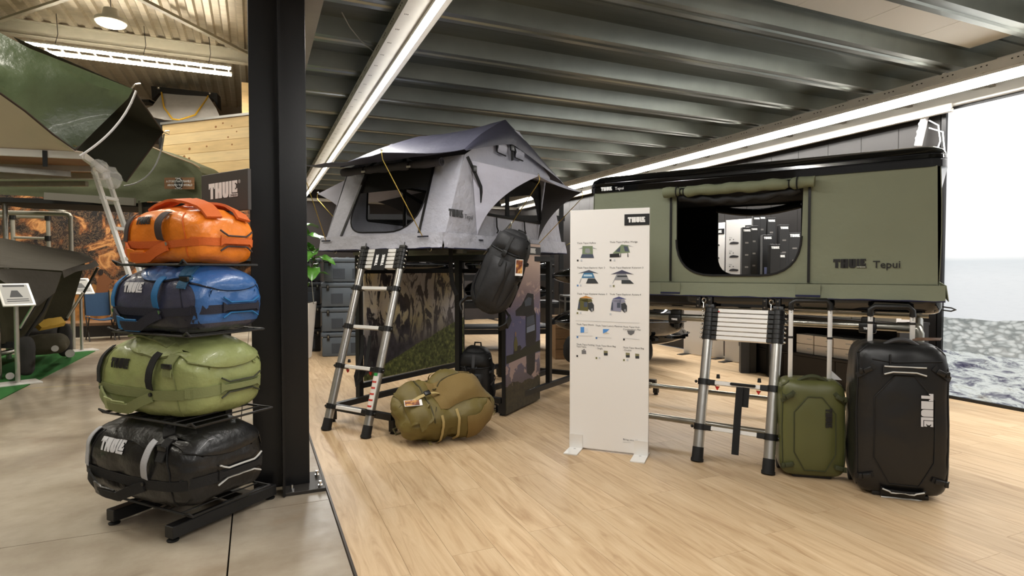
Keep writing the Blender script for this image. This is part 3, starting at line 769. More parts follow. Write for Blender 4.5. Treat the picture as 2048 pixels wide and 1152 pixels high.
    for p in ((-1.24, -.035, 1.447), (-.16, -.035, 1.452), (.03, .45, 1.44)):
        MB().box(p, (.11, .006, .012) if p[0] < 0 else (.006, .06, .012), bev=.002, seg=1).build('pole_pocket', M('navy_pocket', (34, 36, 52), .7), t)
    # ---- roof under the fly and the fly itself
    AW = [(-1.06, -.40, 2.015), (-.21, -.40, 2.02)]
    RL, RRr = (-1.00, .90, 2.475), (-.03, .90, 2.50)
    def front(u, v):
        # v 0 ridge .. .55 hoop .. 1 awning edge
        rg = V(RL).lerp(V(RRr), u) + Z * (-.025 * sin(pi * u))
        hp = V((W - .03, YF - .05, 2.135)).lerp(V((.03, YF - .05, 2.125)), u)
        aw = V(AW[0]).lerp(V(AW[1]), u) + V((0, .05 * sin(pi * u), -.012 * sin(pi * u)))
        if v < .55: p = rg.lerp(hp, v / .55) + Z * (.02 * sin(pi * v / .55))
        else: p = hp.lerp(aw, (v - .55) / .45) + Z * (-.02 * sin(pi * (v - .55) / .45))
        return p + Z * (.012 * noise.noise(V((u * 5, v * 4, 1))))
    def back(u, v):
        rg = V(RL).lerp(V(RRr), u) + Z * (-.025 * sin(pi * u)); hp = V((W - .03, L - YF + .22, 2.06)).lerp(V((.03, L - YF + .22, 2.05)), u)
        return rg.lerp(hp, v) + Z * (.015 * sin(pi * v) + .01 * noise.noise(V((u * 5, v * 4, 7))))
    b = MB(); b.grid(front, 22, 22, .004); b.build('rain_fly', m_fly, t, ang=60)
    b = MB(); b.grid(back, 22, 12, .004); b.build('rain_fly_rear', m_fly, t, ang=60)
    for sx, uu, xx in ((1, 1.0, .045), (-1, 0.0, W - .045)):
        # hanging gable of the fly
        def gable(u, v, uu=uu, xx=xx):
            if u < .5: top = front(uu, .55 * (1 - u * 2))
            else: top = back(uu, (u - .5) * 2)
            lowz = 2.115 + .165 * (1 - abs(2 * u - 1) ** 1.2) if u < .5 else 2.06 + .22 * (1 - abs(2 * u - 1) ** 1.1)
            low = V((xx, top.y, min(lowz, top.z)))
            p = top.lerp(low, v); p.x += (xx - top.x) * (0.35 * sin(pi * v)); return p
        b = MB(); b.grid(gable, 24, 6, .003); b.build('fly_gable', m_fly, t, ang=50)
    # inner roof and poles
    b = MB()
    for xx in (W + .07, -.07): b.tube([(xx, .06, 1.44), (xx, YF + .06, 2.06), (xx * .98, .86, 2.42), (xx * .98, 1.06, 2.42), (xx, L - YF - .06, 2.06), (xx, L - .06, 1.44)], .012, 6)
    b.tube([(W + .05, L / 2, 1.44), (W + .05, L / 2, 2.42)], .02, 6); b.tube([(-.05, L / 2, 1.44), (-.05, L / 2, 2.42)], .02, 6)
    b.tube([(W + .1, YF, 2.05), (-.1, YF, 2.05)], .012, 6); b.tube([(W + .1, L / 2, 2.42), (-.1, L / 2, 2.42)], .012, 6)
    b.build('tent_poles', m_black, t)
    for a in ((-1.15, .1, 2.0), (-.9, 1.85, 2.0)): pass
    MB().strip([V((-1.0, .35, 2.02)), V((-.45, 1.1, 1.5))], [V((0, -1, 0))] * 2, .03, .003).build('inner_strap', m_webbing, t, False)
    MB().box((W / 2, L / 2, 1.455), (1.24, L - .08, .065), bev=.02).build('mattress', M('dark_green_mattress', (34, 66, 54), .8, 0, .2, 30), t)
    # rolled-up door
    b = MB(); rp = [V(( -1.22 + 1.10 * i / 24, .14, 2.045 - .012 * i / 24)) for i in range(25)]
    b.tube(rp, [.034 + (.004 * sin(i * 1.3)) - (.010 if i in (6, 17) else 0) for i in range(25)], 12); ro = b.build('rolled_door', M('dark_grey_canvas_roll', (62, 60, 66), .8, 0, .3, 20), t)
    b = MB()
    for i in range(3): b.tube([(-.118, .14 + (.008 + .008 * i) * cos(a / 8 * 2 * pi), 2.033 + (.008 + .008 * i) * sin(a / 8 * 2 * pi)) for a in range(8)], .002, 4, True)
    b.build('roll_end', m_dark, ro)
    for i in (6, 17):
        b = MB(); b.tube([rp[i] + V((0, .03 * cos(a / 10 * 2 * pi), .03 * sin(a / 10 * 2 * pi))) for a in range(10)], .006, 4, True); b.build('roll_strap', m_webbing, ro)
        b = MB(); b.box(rp[i] + V((.02, -.045, -.02)), (.04, .01, .016), bev=.003); b.build('toggle', m_alu_lt, ro)
    # ---- window awnings on both sides, with their wings
    for sx, xx in ((1, 0.0), (-1, W)):
        if sx > 0:
            t1 = K.px(1077, 352, 0, .34); t2 = K.px(1163, 385, 0, .40)
        else:
            t1 = K.px(636, 388, 0, W - .36); t2 = V((W - .36, t1.y + .75, t1.z))
        A0, A1 = V((xx + sx * .006, .36, 2.06)), V((xx + sx * .006, 1.56, 2.08))
        B0, B1 = V((xx + sx * .006, .43, 1.475)), V((xx + sx * .006, 1.40, 1.475))
        def roof(u, v, A0=A0, A1=A1, t1=t1, t2=t2):
            p = A0.lerp(A1, u).lerp(t1.lerp(t2, u), v); return p + Z * (-.02 * sin(pi * u) * v + .012 * noise.noise(V((u * 4, v * 3, 5))) * sin(pi * min(1, v)))
        b = MB(); b.grid(roof, 12, 8, .003); b.build('window_awning', m_tg2 if sx > 0 else m_tg2, t, ang=60)
        for (Aa, Bb, tt) in ((A0, B0, t1), (A1, B1, t2)):
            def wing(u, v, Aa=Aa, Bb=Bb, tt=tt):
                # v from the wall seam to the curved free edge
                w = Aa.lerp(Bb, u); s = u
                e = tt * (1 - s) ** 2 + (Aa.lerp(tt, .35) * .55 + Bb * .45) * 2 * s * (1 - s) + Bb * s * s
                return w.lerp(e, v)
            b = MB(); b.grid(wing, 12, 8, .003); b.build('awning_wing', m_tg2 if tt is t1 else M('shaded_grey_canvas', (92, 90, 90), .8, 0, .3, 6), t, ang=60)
            foot = V((xx + sx * .02, (Bb.y + (.32 if tt is t1 else .0)), 1.45))
            if sx < 0: foot = V((xx, .35, 1.47))
            if tt is t1 or sx > 0:
                b = MB(); b.tube([tt + Z * .012, tt + V((sx * .012, 0, -.02)), tt + V((sx * .006, 0, -.05)), foot], .0035, 5); b.build('awning_pole', m_gold, t)
            b = MB(); b.ball(tt + Z * .012, .009); b.build('pole_tip', m_chrome, t)
        if sx > 0:
            for ya in (.70, 1.15):
                b = MB(); b.tube([(.012, ya, 1.64), (.016, ya, 1.56), (.016, ya + .02, 1.53), (.016, ya, 1.51)], .006, 5); b.build('toggle_cord', m_plastic, t)
    # front awning poles
    for p, f in ((AW[0], (-1.24, -.035, 1.45)), (AW[1], (-.165, -.035, 1.455))):
        b = MB(); p = V(p); b.tube([p + V((0, 0, .02)), p + V((.01, -.02, 0)), p + V((.015, -.015, -.05)), V(f)], .0035, 5); b.build('awning_pole', m_gold, t)
        b = MB(); b.ball(p + V((0, -.01, .02)), .009); b.build('pole_tip', m_chrome, t)
    # guy lines at the far corner
    b = MB(); b.tube([(0.04, L, 1.45), (.5, L - .2, 1.62)], .003, 4); b.tube([(0.04, L, 1.45), (.45, L + .05, 1.66)], .003, 4); b.build('guy_line', M('yellow_cord', (190, 180, 70), .6), t)
    # print on the side
    b = MB(); put_logo(b, (.007, .065, 1.605), Y, Z, .056); put_text(b, 'Tepui', (.007, .262, 1.6), Y, Z, .05); b.build('logo', m_ink, t, False, norm=False)
    # buckle straps and rings under the base
    for xx in (-1.16, -.42, -.12): 
        b = MB(); b.tube([(xx + .018 * cos(a), -.005, 1.36 + .018 * sin(a)) for a in [i * pi / 5 for i in range(10)]], .004, 5, True); b.build('d_ring', m_steel, t)
    for yy, zz in ((.25, 1.02), ):
        b = MB(); b.strip([V((-.12, yy, 1.38)), V((-.12, yy, 1.2)), V((-.10, yy, 1.08)), V((-.06, yy, 1.0))], [V((0, -1, 0))] * 4, .04, .004); b.build('compression_strap', m_webbing, t)
build_grey_tent()
# ---- frame that carries it
def build_black_frame():
    t = thingf('tent_stand', 'black square tube frame on the wood floor carrying the light grey tent', 'frame', K)
    a, y0, y1, x0, x1 = .045, -.27, 2.10, -.90, .12
    xm = -.25
    for p, q in (((x0, y0, .12), (x0, y1, .12)), ((xm, y0, .12), (xm, y1, .12)), ((x1, .62, .12), (x1, y1, .12)), ((x0, y0, .12), (xm, y0, .12)), ((x0, y1, .12), (x1 + .8, y1, .12)), ((x0, .62, .12), (x1, .62, .12))):
        MB().bar(p, q, a, a).build('base_rail', m_black, t, False)
    for p in ((x0, y0), (xm, y0), (x1, .62), (x0, y1), (x1, y1), (x1 + .8, y1)):
        f = MB().box((p[0], p[1], .06), (a, a, .085)).build('leg', m_black, t, False)
        MB().lathe([(.022, 0), (.022, .01), (.01, .014), (.01, .022)], 10).build('levelling_foot', m_rubber, f, loc=(p[0], p[1], 0))
    for p in ((-.97, .08), (-.97, 1.50), (-.20, .45), (-.20, 1.50), (x1 - .02, 1.45), (-.55, 1.62)):
        MB().bar((p[0], p[1], .10), (p[0], p[1], 1.30), a, a).build('post', m_black, t, False)
    for z in (1.30, 1.19):
        MB().bar((-.97, .06, z), (-.97, 1.52, z), a, a).build('top_rail', m_black, t, False)
        MB().bar((-.97, 1.50, z), (.10, 1.50, z), a, a).build('top_rail', m_black, t, False)
    MB().bar((.10, .45, 1.30), (.10, 1.50, 1.30), a, a).build('top_rail', m_black, t, False)
    MB().bar((-.97, .45, 1.30), (.10, .45, 1.30), a, a).build('top_rail', m_black, t, False)
    MB().bar((-.97, .06, .22), (-.97, 1.52, .22), a, a).build('board_rail', m_black, t, False)
    for yy in (.3, .78, 1.2):
        MB().bar((-1.25, yy, 1.345), (-.02, yy, 1.345), .05, .03).build('cross_bar', m_steel, t, False)
    for yy in (.25, .5, .75, 1.0, 1.25):
        b = MB(); b.tube([(-.955, yy - .02, .25), (-.93, yy, .32), (-.955, yy + .02, .25)], .004, 5); b.build('board_clip', m_steel, t)
build_black_frame()
def print_base(nm): return NT(nm)
def mountain_mat():
    t = NT('mountain_photo_print'); v = t.coord(); s = t.sep(v)
    st = t.noise(t.coord((1, 3.4, 1.3)), 2.4, 9, .62, 1.6)
    snow = t.ramp(st, [(.465, (0, 0, 0, 1)), (.51, (1, 1, 1, 1))])
    up = t.ramp(s[2], [(.52, (0, 0, 0, 1)), (.85, (1, 1, 1, 1))])
    warm = t.ramp(t.noise(v, 1.6, 3), [(.4, lin((214, 208, 206))), (.65, lin((236, 218, 156)))])
    rockc = t.ramp(t.noise(v, 12, 6), [(.3, lin((34, 32, 40))), (.7, lin((74, 70, 76)))])
    c = t.mix(t.math('MULTIPLY', snow, up), rockc, warm)
    haze = t.ramp(t.math('ADD', s[1], t.math('MULTIPLY', s[2], .4)), [(.9, (0, 0, 0, 1)), (1.9, (1, 1, 1, 1))])
    c = t.mix(t.math('MULTIPLY', haze, .3), c, lin((120, 108, 96)))
    gr = t.ramp(t.noise(v, 26, 6, .7), [(.35, lin((34, 40, 22))), (.55, lin((92, 98, 52))), (.75, lin((158, 156, 86)))])
    edge = t.math('ADD', t.math('MULTIPLY', s[1], .30), t.math('ADD', .25, t.math('MULTIPLY', t.noise(v, 5, 4), .05)))
    c = t.mix(t.math('LESS_THAN', s[2], edge), c, gr); t.base(c); t.b.inputs['Roughness'].default_value = .45; return t.m
t = thingf('photo_board', 'mountain photo board clipped into the black frame beneath the grey tent', 'picture', K)
MB().box((-.935, .79, .715), (.012, 1.38, .91)).build('print', mountain_mat(), t, False)
def camp_mat():
    t = NT('camp_photo_print'); v = t.coord(); s = t.sep(v)
    base = t.ramp(s[2], [(0, lin((40, 38, 34))), (.22, lin((100, 90, 100))), (.32, lin((92, 94, 126))), (.55, lin((94, 96, 136))), (.72, lin((150, 130, 134))), (.9, lin((220, 194, 180)))])
    base.node.color_ramp.elements[0].position = 0
    mt = t.noise(t.coord((1, 1, 1.3)), 5, 8, .64, 1.2); m = t.ramp(mt, [(.54, (0, 0, 0, 1)), (.6, (1, 1, 1, 1))])
    up = t.ramp(s[2], [(.72, (0, 0, 0, 1)), (.82, (1, 1, 1, 1)), ]); dn = t.math('LESS_THAN', s[2], 1.2)
    c = t.mix(t.math('MULTIPLY', t.math('MULTIPLY', m, up), t.math('MULTIPLY', dn, .8)), base, lin((206, 180, 172)))
    t.t.links.remove(base.node.inputs[0].links[0]); t.link(t.math('DIVIDE', s[2], 1.42), base.node.inputs[0])
    gr = t.ramp(t.noise(v, 24, 6, .7), [(.35, lin((20, 20, 14))), (.6, lin((58, 52, 32))), (.8, lin((92, 80, 48)))])
    e = t.math('ADD', .16, t.math('MULTIPLY', t.noise(v, 5, 3), .18)); c = t.mix(t.math('LESS_THAN', s[2], e), c, gr)
    w = t.math('MULTIPLY', t.math('LESS_THAN', s[2], .45), t.math('GREATER_THAN', t.noise(v, 6, 5), .52))
    c = t.mix(t.math('MULTIPLY', w, t.math('MULTIPLY', t.math('GREATER_THAN', s[2], .24), .6)), c, lin((196, 168, 156)))
    t.base(c); t.b.inputs['Roughness'].default_value = .45; return t.m
def build_camp_board():
    a, bq = gnd(1012, 834), gnd(1080, 801); ang = math.degrees(math.atan2(bq.y - a.y, bq.x - a.x)); f = Fr(a.x, a.y, ang); w = (bq - a).length
    t = thingf('photo_display', 'tall narrow photo display with a black edge, camper by a lake, below the hanging backpack', 'picture', f)
    MB().box((w / 2, .022, .725), (w, .035, 1.42)).build('frame', m_black, t, False)
    MB().box((w / 2, .002, .725), (w - .004, .006, 1.41)).build('print', camp_mat(), t, False)
    dk = M('print_dark', (30, 30, 34), .5); md = M('print_slate', (74, 82, 98), .5)
    def poly(nm, m, pts, dy=0):
        b = MB(); b.face([(x * w, -.002 - dy, z) for x, z in pts]); b.build(nm, m, t, False, norm=False)
    poly('printed_tent', dk, [(.25, .86), (.42, .90), (.60, 1.0), (.78, .985), (.80, .85), (.56, .84), (.55, .80), (.26, .815)])
    poly('printed_window', md, [(.50, .93), (.62, .965), (.72, .95), (.70, .89), (.52, .885)], .001)
    poly('printed_van', dk, [(.55, .84), (.80, .85), (.86, .80), (.87, .60), (.84, .53), (.56, .52), (.54, .60)])
    poly('printed_windscreen', md, [(.57, .79), (.79, .80), (.82, .72), (.56, .705)], .001)
    poly('printed_bonnet', M('print_pale', (128, 138, 160), .5), [(.57, .70), (.82, .715), (.82, .66), (.57, .65)], .001)
    poly('printed_reflection', dk, [(.56, .45), (.84, .46), (.82, .30), (.70, .26), (.58, .30)])
    poly('printed_shore', M('print_shore', (32, 36, 24), .5), [(0, .50), (.3, .50), (.55, .54), (1, .56), (1, .46), (.5, .45), (0, .43)], -.0008)
    poly('printed_person', M('print_khaki', (96, 92, 50), .5), [(.22, .52), (.20, .58), (.23, .64), (.27, .64), (.31, .58), (.29, .52)], .001)
    poly('printed_head', M('print_skin', (150, 118, 96), .5), [(.235, .645), (.23, .67), (.25, .685), (.272, .67), (.265, .645)], .001)
    poly('printed_bicycle', dk, [(.19, .50), (.36, .50), (.42, .535), (.38, .56), (.22, .555)], .0005)
    b = MB(); b.box((w * .5, -.0035, 1.37), (w - .004, .002, .07)); b.build('brand_band', m_black, t, False)
    b = MB(); put_logo(b, (w * .62, -.006, 1.348), X, Z, .045); put_text(b, 'Bring your life', (w * .66, -.004, .135), X, Z, .02); b.build('logo', m_whiteprint, t, False, norm=False)
build_camp_board()

# ------------------------------------------------------------------ hard shell tent
HA = at(1885, 605, 3.2); HB = Fr(HA.x, HA.y, -58)
def build_box_tent():
    t = thingf('hard_shell_tent', 'olive hard shell roof tent with glossy black lid standing on a pipe frame', 'tent', HB)
    W, D = 2.13, 1.30
    m_ol = M('olive_tent_canvas', (124, 129, 108), .8, 0, .4, 3, .05, 2, bd=.04)
    m_ol2 = M('olive_canvas_roll', (112, 117, 92), .75, 0, .4, 18, .1, 8)
    def ring(g, r, z, k=6):
        """rounded rectangle grown by g"""
        pts = []
        for cx, cy, a0 in ((0 + g - r, D + g - r, 0), (-W - g + r, D + g - r, 90), (-W - g + r, -g + r, 180), (g - r, -g + r, 270)):
            for i in range(k + 1): a = R(a0 + 90 * i / k); pts.append(V((cx + r * cos(a), cy + r * sin(a), z)))
        return pts
    def shell(prof, cap0=True, cap1=True):
        b = MB(); rings = [[b.bm.verts.new(p) for p in ring(g, r, z)] for g, r, z in prof]
        for A, B in zip(rings, rings[1:]):
            n = len(A)
            for k in range(n): b.bm.faces.new((A[k], A[(k + 1) % n], B[(k + 1) % n], B[k]))
        if cap0: b.bm.faces.new(rings[0][::-1])
        if cap1: b.bm.faces.new(rings[-1])
        return b
    shell([(-.03, .07, .955), (-.01, .08, .965), (0, .09, .99), (0, .09, 1.045)]).build('base_tub', m_blackgloss, t, ang=50)
    shell([(-.02, .07, 1.755), (.0, .09, 1.757), (.012, .09, 1.762), (.012, .09, 1.80), (.004, .085, 1.803), (.004, .085, 1.807), (.012, .09, 1.81), (.010, .09, 1.828), (.003, .085, 1.831), (.003, .085, 1.835), (.008, .09, 1.838), (0, .09, 1.858), (-.03, .09, 1.880), (-.10, .06, 1.892), (-.3, .03, 1.899)]).build('lid', m_blackgloss, t, ang=50)
    # canvas walls: front with the big window, back with its window, ends plain
    win = rounded([(-1.47, 1.752), (-1.465, 1.165), (-.70, 1.165), (-.69, 1.752)], [0, .24, .24, 0], 8)
    def fy(a, b): return (a, -.004 - .006 * sin(pi * (b - 1.05) / .7), b)
    b = MB(); holed(b, [(-W + .03, 1.04), (-.02, 1.04), (-.035, 1.765), (-W + .045, 1.765)], [win], fy, .004); fwall = b.build('front_wall', m_ol, t, False)
    q1, q2, q3 = HB.px(1437, 424, 1, D), HB.px(1603, 424, 1, D), HB.px(1500, 549, 1, D)
    wb = rounded([(q1.x, 1.735), (q1.x, q3.z), (q2.x, q3.z), (q2.x, 1.735)], [0, .16, .16, 0], 6)
    b = MB(); holed(b, [(-W + .03, 1.04), (-.03, 1.04), (-.04, 1.765), (-W + .04, 1.765)], [wb], lambda a, c: (a, D, c), .004); b.build('back_wall', m_ol, t, False)
    wb2 = rounded([(q1.x - .06, 1.68), (q1.x - .06, q3.z - .04), (q2.x + .06, q3.z - .04), (q2.x + .06, 1.68)], [0, .16, .16, 0], 6)
    b = MB(); holed(b, [(-W + .05, 1.05), (-.05, 1.05), (-.05, 1.76), (-W + .05, 1.76)], [wb], lambda a, c: (a, D - .012, c), .003); b.build('back_lining', m_dark, t, False)
    for xx, s in ((-.018, 1), (-W + .03, -1)):
        b = MB(); b.grid(lambda u, v, xx=xx, s=s: (xx + s * .01 * sin(pi * v), .02 + (D - .04) * u, 1.04 + .725 * v), 4, 4, .004); b.build('end_wall', m_ol, t)
        b = MB(); b.grid(lambda u, v, xx=xx, s=s: (xx - s * .02, .02 + (D - .04) * u, 1.05 + .71 * v), 1, 1, .002); b.build('end_lining', m_dark, t, False)
    b = MB(); b.box((-W / 2, D / 2, 1.752), (W - .1, D - .08, .006)); b.build('headlining', m_dark, t, False)
    MB().box((-W / 2, D / 2, 1.085), (W - .12, D - .1, .08), bev=.02).build('mattress', M('charcoal_mattress', (30, 30, 32), .9), t)
    # front inner lining either side of the opening
    b = MB(); holed(b, [(-W + .05, 1.05), (-.05, 1.05), (-.05, 1.764), (-W + .05, 1.764)], [win], lambda a, c: (a, .012, c), .003); b.build('front_lining', m_dark, t, False)
    # seams, zips, binding
    b = MB(); b.tube([V(fy(*p)) + V((0, -.004, 0)) for p in win[1:-1]], .007, 5); b.build('window_binding', m_dark, t)
    for x0, x1_ in ((-1.505, -1.505), (-.655, -.655)): MB().bar((x0, -.014, 1.125), (x1_, -.016, 1.76), .014, .006, (0, 1, 0)).build('window_zip', m_plastic, t, False)
    b = MB(); b.bar((-W + .03, -.008, 1.118), (-.025, -.008, 1.118), .003, .002, (0, 1, 0)); b.build('wall_seam', M('olive_seam', (70, 74, 56), .8), t, False)
    # skirt
    def sk(u, v):
        x = -W - .012 + (W + .024) * u
        w = .006 * noise.noise(V((u * 11, v, 3)))
        e = .05 * max(0, 1 - abs(u - 1) / .012)
        return V((x, -.010 - .016 * v + w * v, 1.115 - .085 * v + .004 * noise.noise(V((u * 4, 9, 1)))))
    b = MB(); b.grid(sk, 40, 4, .004); b.build('skirt', m_ol, t)
    b = MB(); b.tube([sk(i / 20, 1) for i in range(21)], .0055, 5); b.build('skirt_hem', M('navy_hem', (28, 32, 66), .7), t)
    for s in (0, 1):
        b = MB(); x = .012 if s else -W - .012; b.grid(lambda u, v, x=x, s=s: V((x + (.012 * v if s else -.012 * v), -.02 + (D + .04) * u, 1.115 - .085 * v)), 10, 2, .004); b.build('skirt', m_ol, t)
    for x in (-1.50, -.655):
        b = MB(); b.box((x, -.028, 1.078), (.135, .004, .075)); po = b.build('pole_pocket', m_ol, t, False)
        b = MB(); b.box((x, -.032, 1.045), (.135, .004, .012)); b.build('pocket_edge', M('navy_hem', (28, 32, 66), .7), po, False)
    # rolled-up window flap and the net roll below it
    n = 40; pts = [V((-1.545 + .92 * i / n, -.045, 1.722 + .003 * sin(i * .7))) for i in range(n + 1)]
    rad = [.034 - (.016 if i in (5, 6, 34) else 0) + .003 * sin(i * 1.1) for i in range(n + 1)]
    b = MB(); b.tube(pts, rad, 12); ro = b.build('rolled_flap', m_ol2, t, ang=60)
    b = MB()
    for i in (4, 5, 6, 34, 36): b.tube([pts[i] + V((0, (rad[i] + .003) * cos(a), (rad[i] + .003) * sin(a))) for a in [k * pi / 6 for k in range(12)]], .005, 4, True)
    b.build('flap_strap', m_webbing, ro)
    pts = [V((-1.45 + .74 * i / n, -.012, 1.685 - .035 * sin(pi * i / n) + .006 * sin(i * .8))) for i in range(n + 1)]
    b = MB(); b.tube(pts, [.024 + .004 * sin(i * .9) for i in range(n + 1)], 10); b.build('rolled_net', M('black_net_roll', (20, 20, 21), .7, 0, .4, 30), t, ang=60)
    pts = [V((q1.x + (q2.x - q1.x) * i / 16, D - .05, 1.722 - .045 * sin(pi * i / 16))) for i in range(17)]
    b = MB(); b.tube(pts, .03, 8); b.build('rolled_net', M('black_net_roll', (20, 20, 21), .7), t)
    # lettering
    b = MB(); put_logo(b, (-.525, -.0125, 1.212), X, Z, .052); put_text(b, 'Tepui', (-.325, -.0125, 1.212), X, Z, .058, .01); b.build('logo', m_ink, t, False, norm=False)
    b = MB(); put_text(b, 'SWEDEN', (-.405, -.0132, 1.2135), X, Z, .011, .02); b.build('small_print', M('pale_olive_print', (200, 204, 190), .6), t, False, norm=False)
    b = MB(); put_logo(b, (-2.03, -.0135, 1.775), X, Z, .027); put_text(b, 'Tepui', (-1.92, -.0135, 1.775), X, Z, .03); b.build('lid_logo', m_whiteprint, t, False, norm=False)
    # hinge plates that hold the ladder
    for x in (-1.275, -.86):
        for s in (-1, 1):
            b = MB(); b.box((x + s * .038, -.012, .985), (.03, .02, .075), bev=.003); h = b.build('ladder_bracket', m_plastic, t)
            for zz in (.965, 1.005):
                b = MB(); b.cyl((x + s * .038, -.022, zz), (x + s * .038, -.027, zz), .006, seg=8); b.build('screw', m_chrome, h)
        b = MB(); b.tube([(x + .012 * cos(a), -.02, 1.0 + .016 * sin(a)) for a in [k * pi / 5 for k in range(10)]], .004, 5, True); b.tube([(x, -.02, .985), (x, -.03, .95)], .003, 5); b.build('hook', m_chrome, t)
    b = MB(); b.tube([(.0, .02, 1.0), (.04, .02, .995), (.06, .04, .985), (.04, .06, .975), (0, .06, .98)], .004, 5); b.build('strap_end', m_plastic, t)
build_box_tent()
def build_pipe_frame():
    t = thingf('pipe_stand', 'galvanised pipe frame carrying the olive hard shell tent', 'frame', HB)
    zt = HB.px(1500, 641, 1, .10).z; r = .024
    xr = HB.px(1836, 660, 1, .10).x; y0, y1 = .10, 1.18; xl = HB.px(1284, 780, 1, y1).x
    def pipe(nm, pts, rr=r): MB().tube(pts, rr, 14).build(nm, m_steel, t, ang=50)
    for yy in (y0, y1): pipe('top_rail', [(xl, yy, zt), (xr - .05, yy, zt)])
    for xx in (xl, xr): pipe('end_rail', [(xx, y0 + .05, zt), (xx, y1 - .05, zt)])
    for yy in (y0, y1):
        for xx in (xl, xr): pipe('leg', [(xx, yy, .0), (xx, yy, zt - .05)])
    p2 = HB.l(gnd(1440, 867, .15)).y; p1 = HB.l(gnd(1440, 794, .15)).y
    for yy in (y0, y1): pipe('bottom_rail', [(xl, yy, .15), (xr, yy, .15)], .021)
    for xx in (xl, xr): pipe('bottom_end_rail', [(xx, y0, .15), (xx, y1, .15)], .021)
    for yy in (y0, y1):
        for xx, s in ((xl, 1), (xr, -1)):
            b = MB(); b.tube([(xx + s * .10, yy, zt), (xx + s * .03, yy, zt), (xx + s * .008, yy, zt - .008), (xx, yy, zt - .03), (xx, yy, zt - .10)], .031, 14); b.build('elbow_fitting', m_steel, t, ang=60)
            b = MB(); b.cyl((xx, yy, .09), (xx, yy, .20), .03, seg=14); b.cyl((xx, yy, .15), (xx + s * .09, yy, .15), .028, seg=14); b.build('tee_fitting', m_steel, t)
            b = MB(); b.cyl((xx, yy, 0), (xx, yy, .012), .05, seg=16); b.build('foot_flange', m_steel, t)
    # the tent's own cross bars
    for yy in (.28, .95): pipe('mounting_bar', [(xl - .1, yy, .935), (xr + .05, yy, .935)], .018)
    for xx in (-1.5, -1.05, -.35):
        b = MB(); b.box((xx, y0 - .0, zt + .028), (.07, .06, .05), bev=.008); b.box((xx, y0 - .03, zt - .01), (.09, .03, .06), bev=.01); b.box((xx + .01, y0 - .02, zt - .05), (.035, .02, .05), bev=.004); o = b.build('bar_clamp', m_plastic, t)
        b = MB(); put_logo(b, (xx - .02, y0 - .0465, zt - .018), X, Z, .013); b.build('logo', m_whiteprint, o, False, norm=False)
    MB().bar((-1.6, .6, .93), (-.3, .6, .93), .30, .02).build('brace_plate', m_alu, t, False)
build_pipe_frame()
# ================================================================== TELESCOPIC LADDERS
def ladder(name, label, a, b_, top, lean, rungs, n, z0, sticker=False, banner=False, cat='ladder'):
    """a, b_: left and right foot on the floor"""
    ang = math.degrees(math.atan2(b_.y - a.y, b_.x - a.x)); m = (a + b_) / 2; f = Fr(m.x, m.y, ang); w = (b_ - a).length / 2
    t = thingf(name, label, cat, f)
    def P(s, z): return V((s * w, lean * z / top, z))
    ax = (P(0, top) - P(0, 0)).normalized(); tilt = Matrix.Rotation(-math.atan2(lean, top), 3, 'X')
    for s in (-1, 1):
        segs = [0.05] + rungs + [z0]; r0 = .0325
        for i in range(len(segs) - 1):
            MB().cyl(P(s, segs[i]), P(s, segs[i + 1]), r0 - .0012 * i, seg=20, caps=True).build('rail_section', m_alu, t)
        b = MB(); b.cyl(P(s, .0), P(s, .085), .036, .034, seg=16); b.cyl(P(s, -.0), P(s, .018), .039, seg=16); b.build('rubber_foot', m_rubber, t)
    rr = rungs
    for i, z in enumerate(rr):
        c = P(0, z); MB().box(c, (w * 2 - .06, .045, .026), tilt, .003, 1).build('rung', m_alu_lt, t, False)
        for s in (-1, 1):
            b = MB(); p = P(s, z); b.cyl(p - ax * .019, p + ax * .019, .0395 - .001 * i, seg=16); b.box(p + V((-s * .05, 0, 0)), (.05, .05, .034), tilt, .004, 1); b.ball(p + V((s * .048, -.01, 0)), .010, seg=8); b.build('clamp', m_plastic, t)
    if rungs:
        z = rr[-1] if len(rr) < 3 else rr[1]
    zs = [z0 + (top - z0) * (i + .5) / n for i in range(n)]; h = (top - z0) / n
    for i, z in enumerate(zs):
        gap = .0022
        MB().box(P(0, z), (w * 2 - .085, .045, h - gap * 2), tilt, .002, 1).build('rung', m_alu_lt, t, False)
        for s in (-1, 1):
            b = MB(); p = P(s, z); b.cyl(p - ax * (h / 2 - .001), p + ax * (h / 2 - .001), .038 - .0006 * i, seg=16); b.box(p + V((-s * .03, 0, 0)), (.055, .052, h - .002), tilt, .003, 1); o = b.build('collar', m_plastic, t)
            b = MB(); b.ball(p + V((s * .044, -.012, 0)), .008, seg=8); b.build('lock_button', m_chrome, o)
    for s in (-1, 1):
        b = MB(); p = P(s, top); b.box(p + V((0, 0, .012)), (.06, .05, .03), tilt, .004); b.tube([p + V((0, 0, .02)), p + V((0, .01, .055))], .004, 6); b.build('top_hook', m_plastic, t)
    # release knobs with red levers, and the carry strap
    zk = rungs[1] if len(rungs) == 2 else rungs[1]
    for s in (-1, 1):
        b = MB(); p = P(s, zk) + V((-s * .085, .012, .03)); b.cyl(p, p + Z * .025, .012, .009, seg=10); o = b.build('release_knob', m_plastic, t)
        b = MB(); b.prism([p + V((-.014, -.02, -.05)), p + V((.014, -.02, -.05)), p + V((0, -.02, -.075))], (0, .012, 0)); b.build('red_lever', M('red_plastic', (190, 40, 34), .4), o, False)
    return t, P, w, tilt
LA, LB = gnd(652, 860), gnd(731, 876)
t, P, w, tilt = ladder('telescopic_ladder', 'aluminium telescopic ladder with a black banded top leaning on the grey tent', LA, LB, 1.36, .42, [.17, .465, .76, 1.055], 5, 1.205)
b = MB()
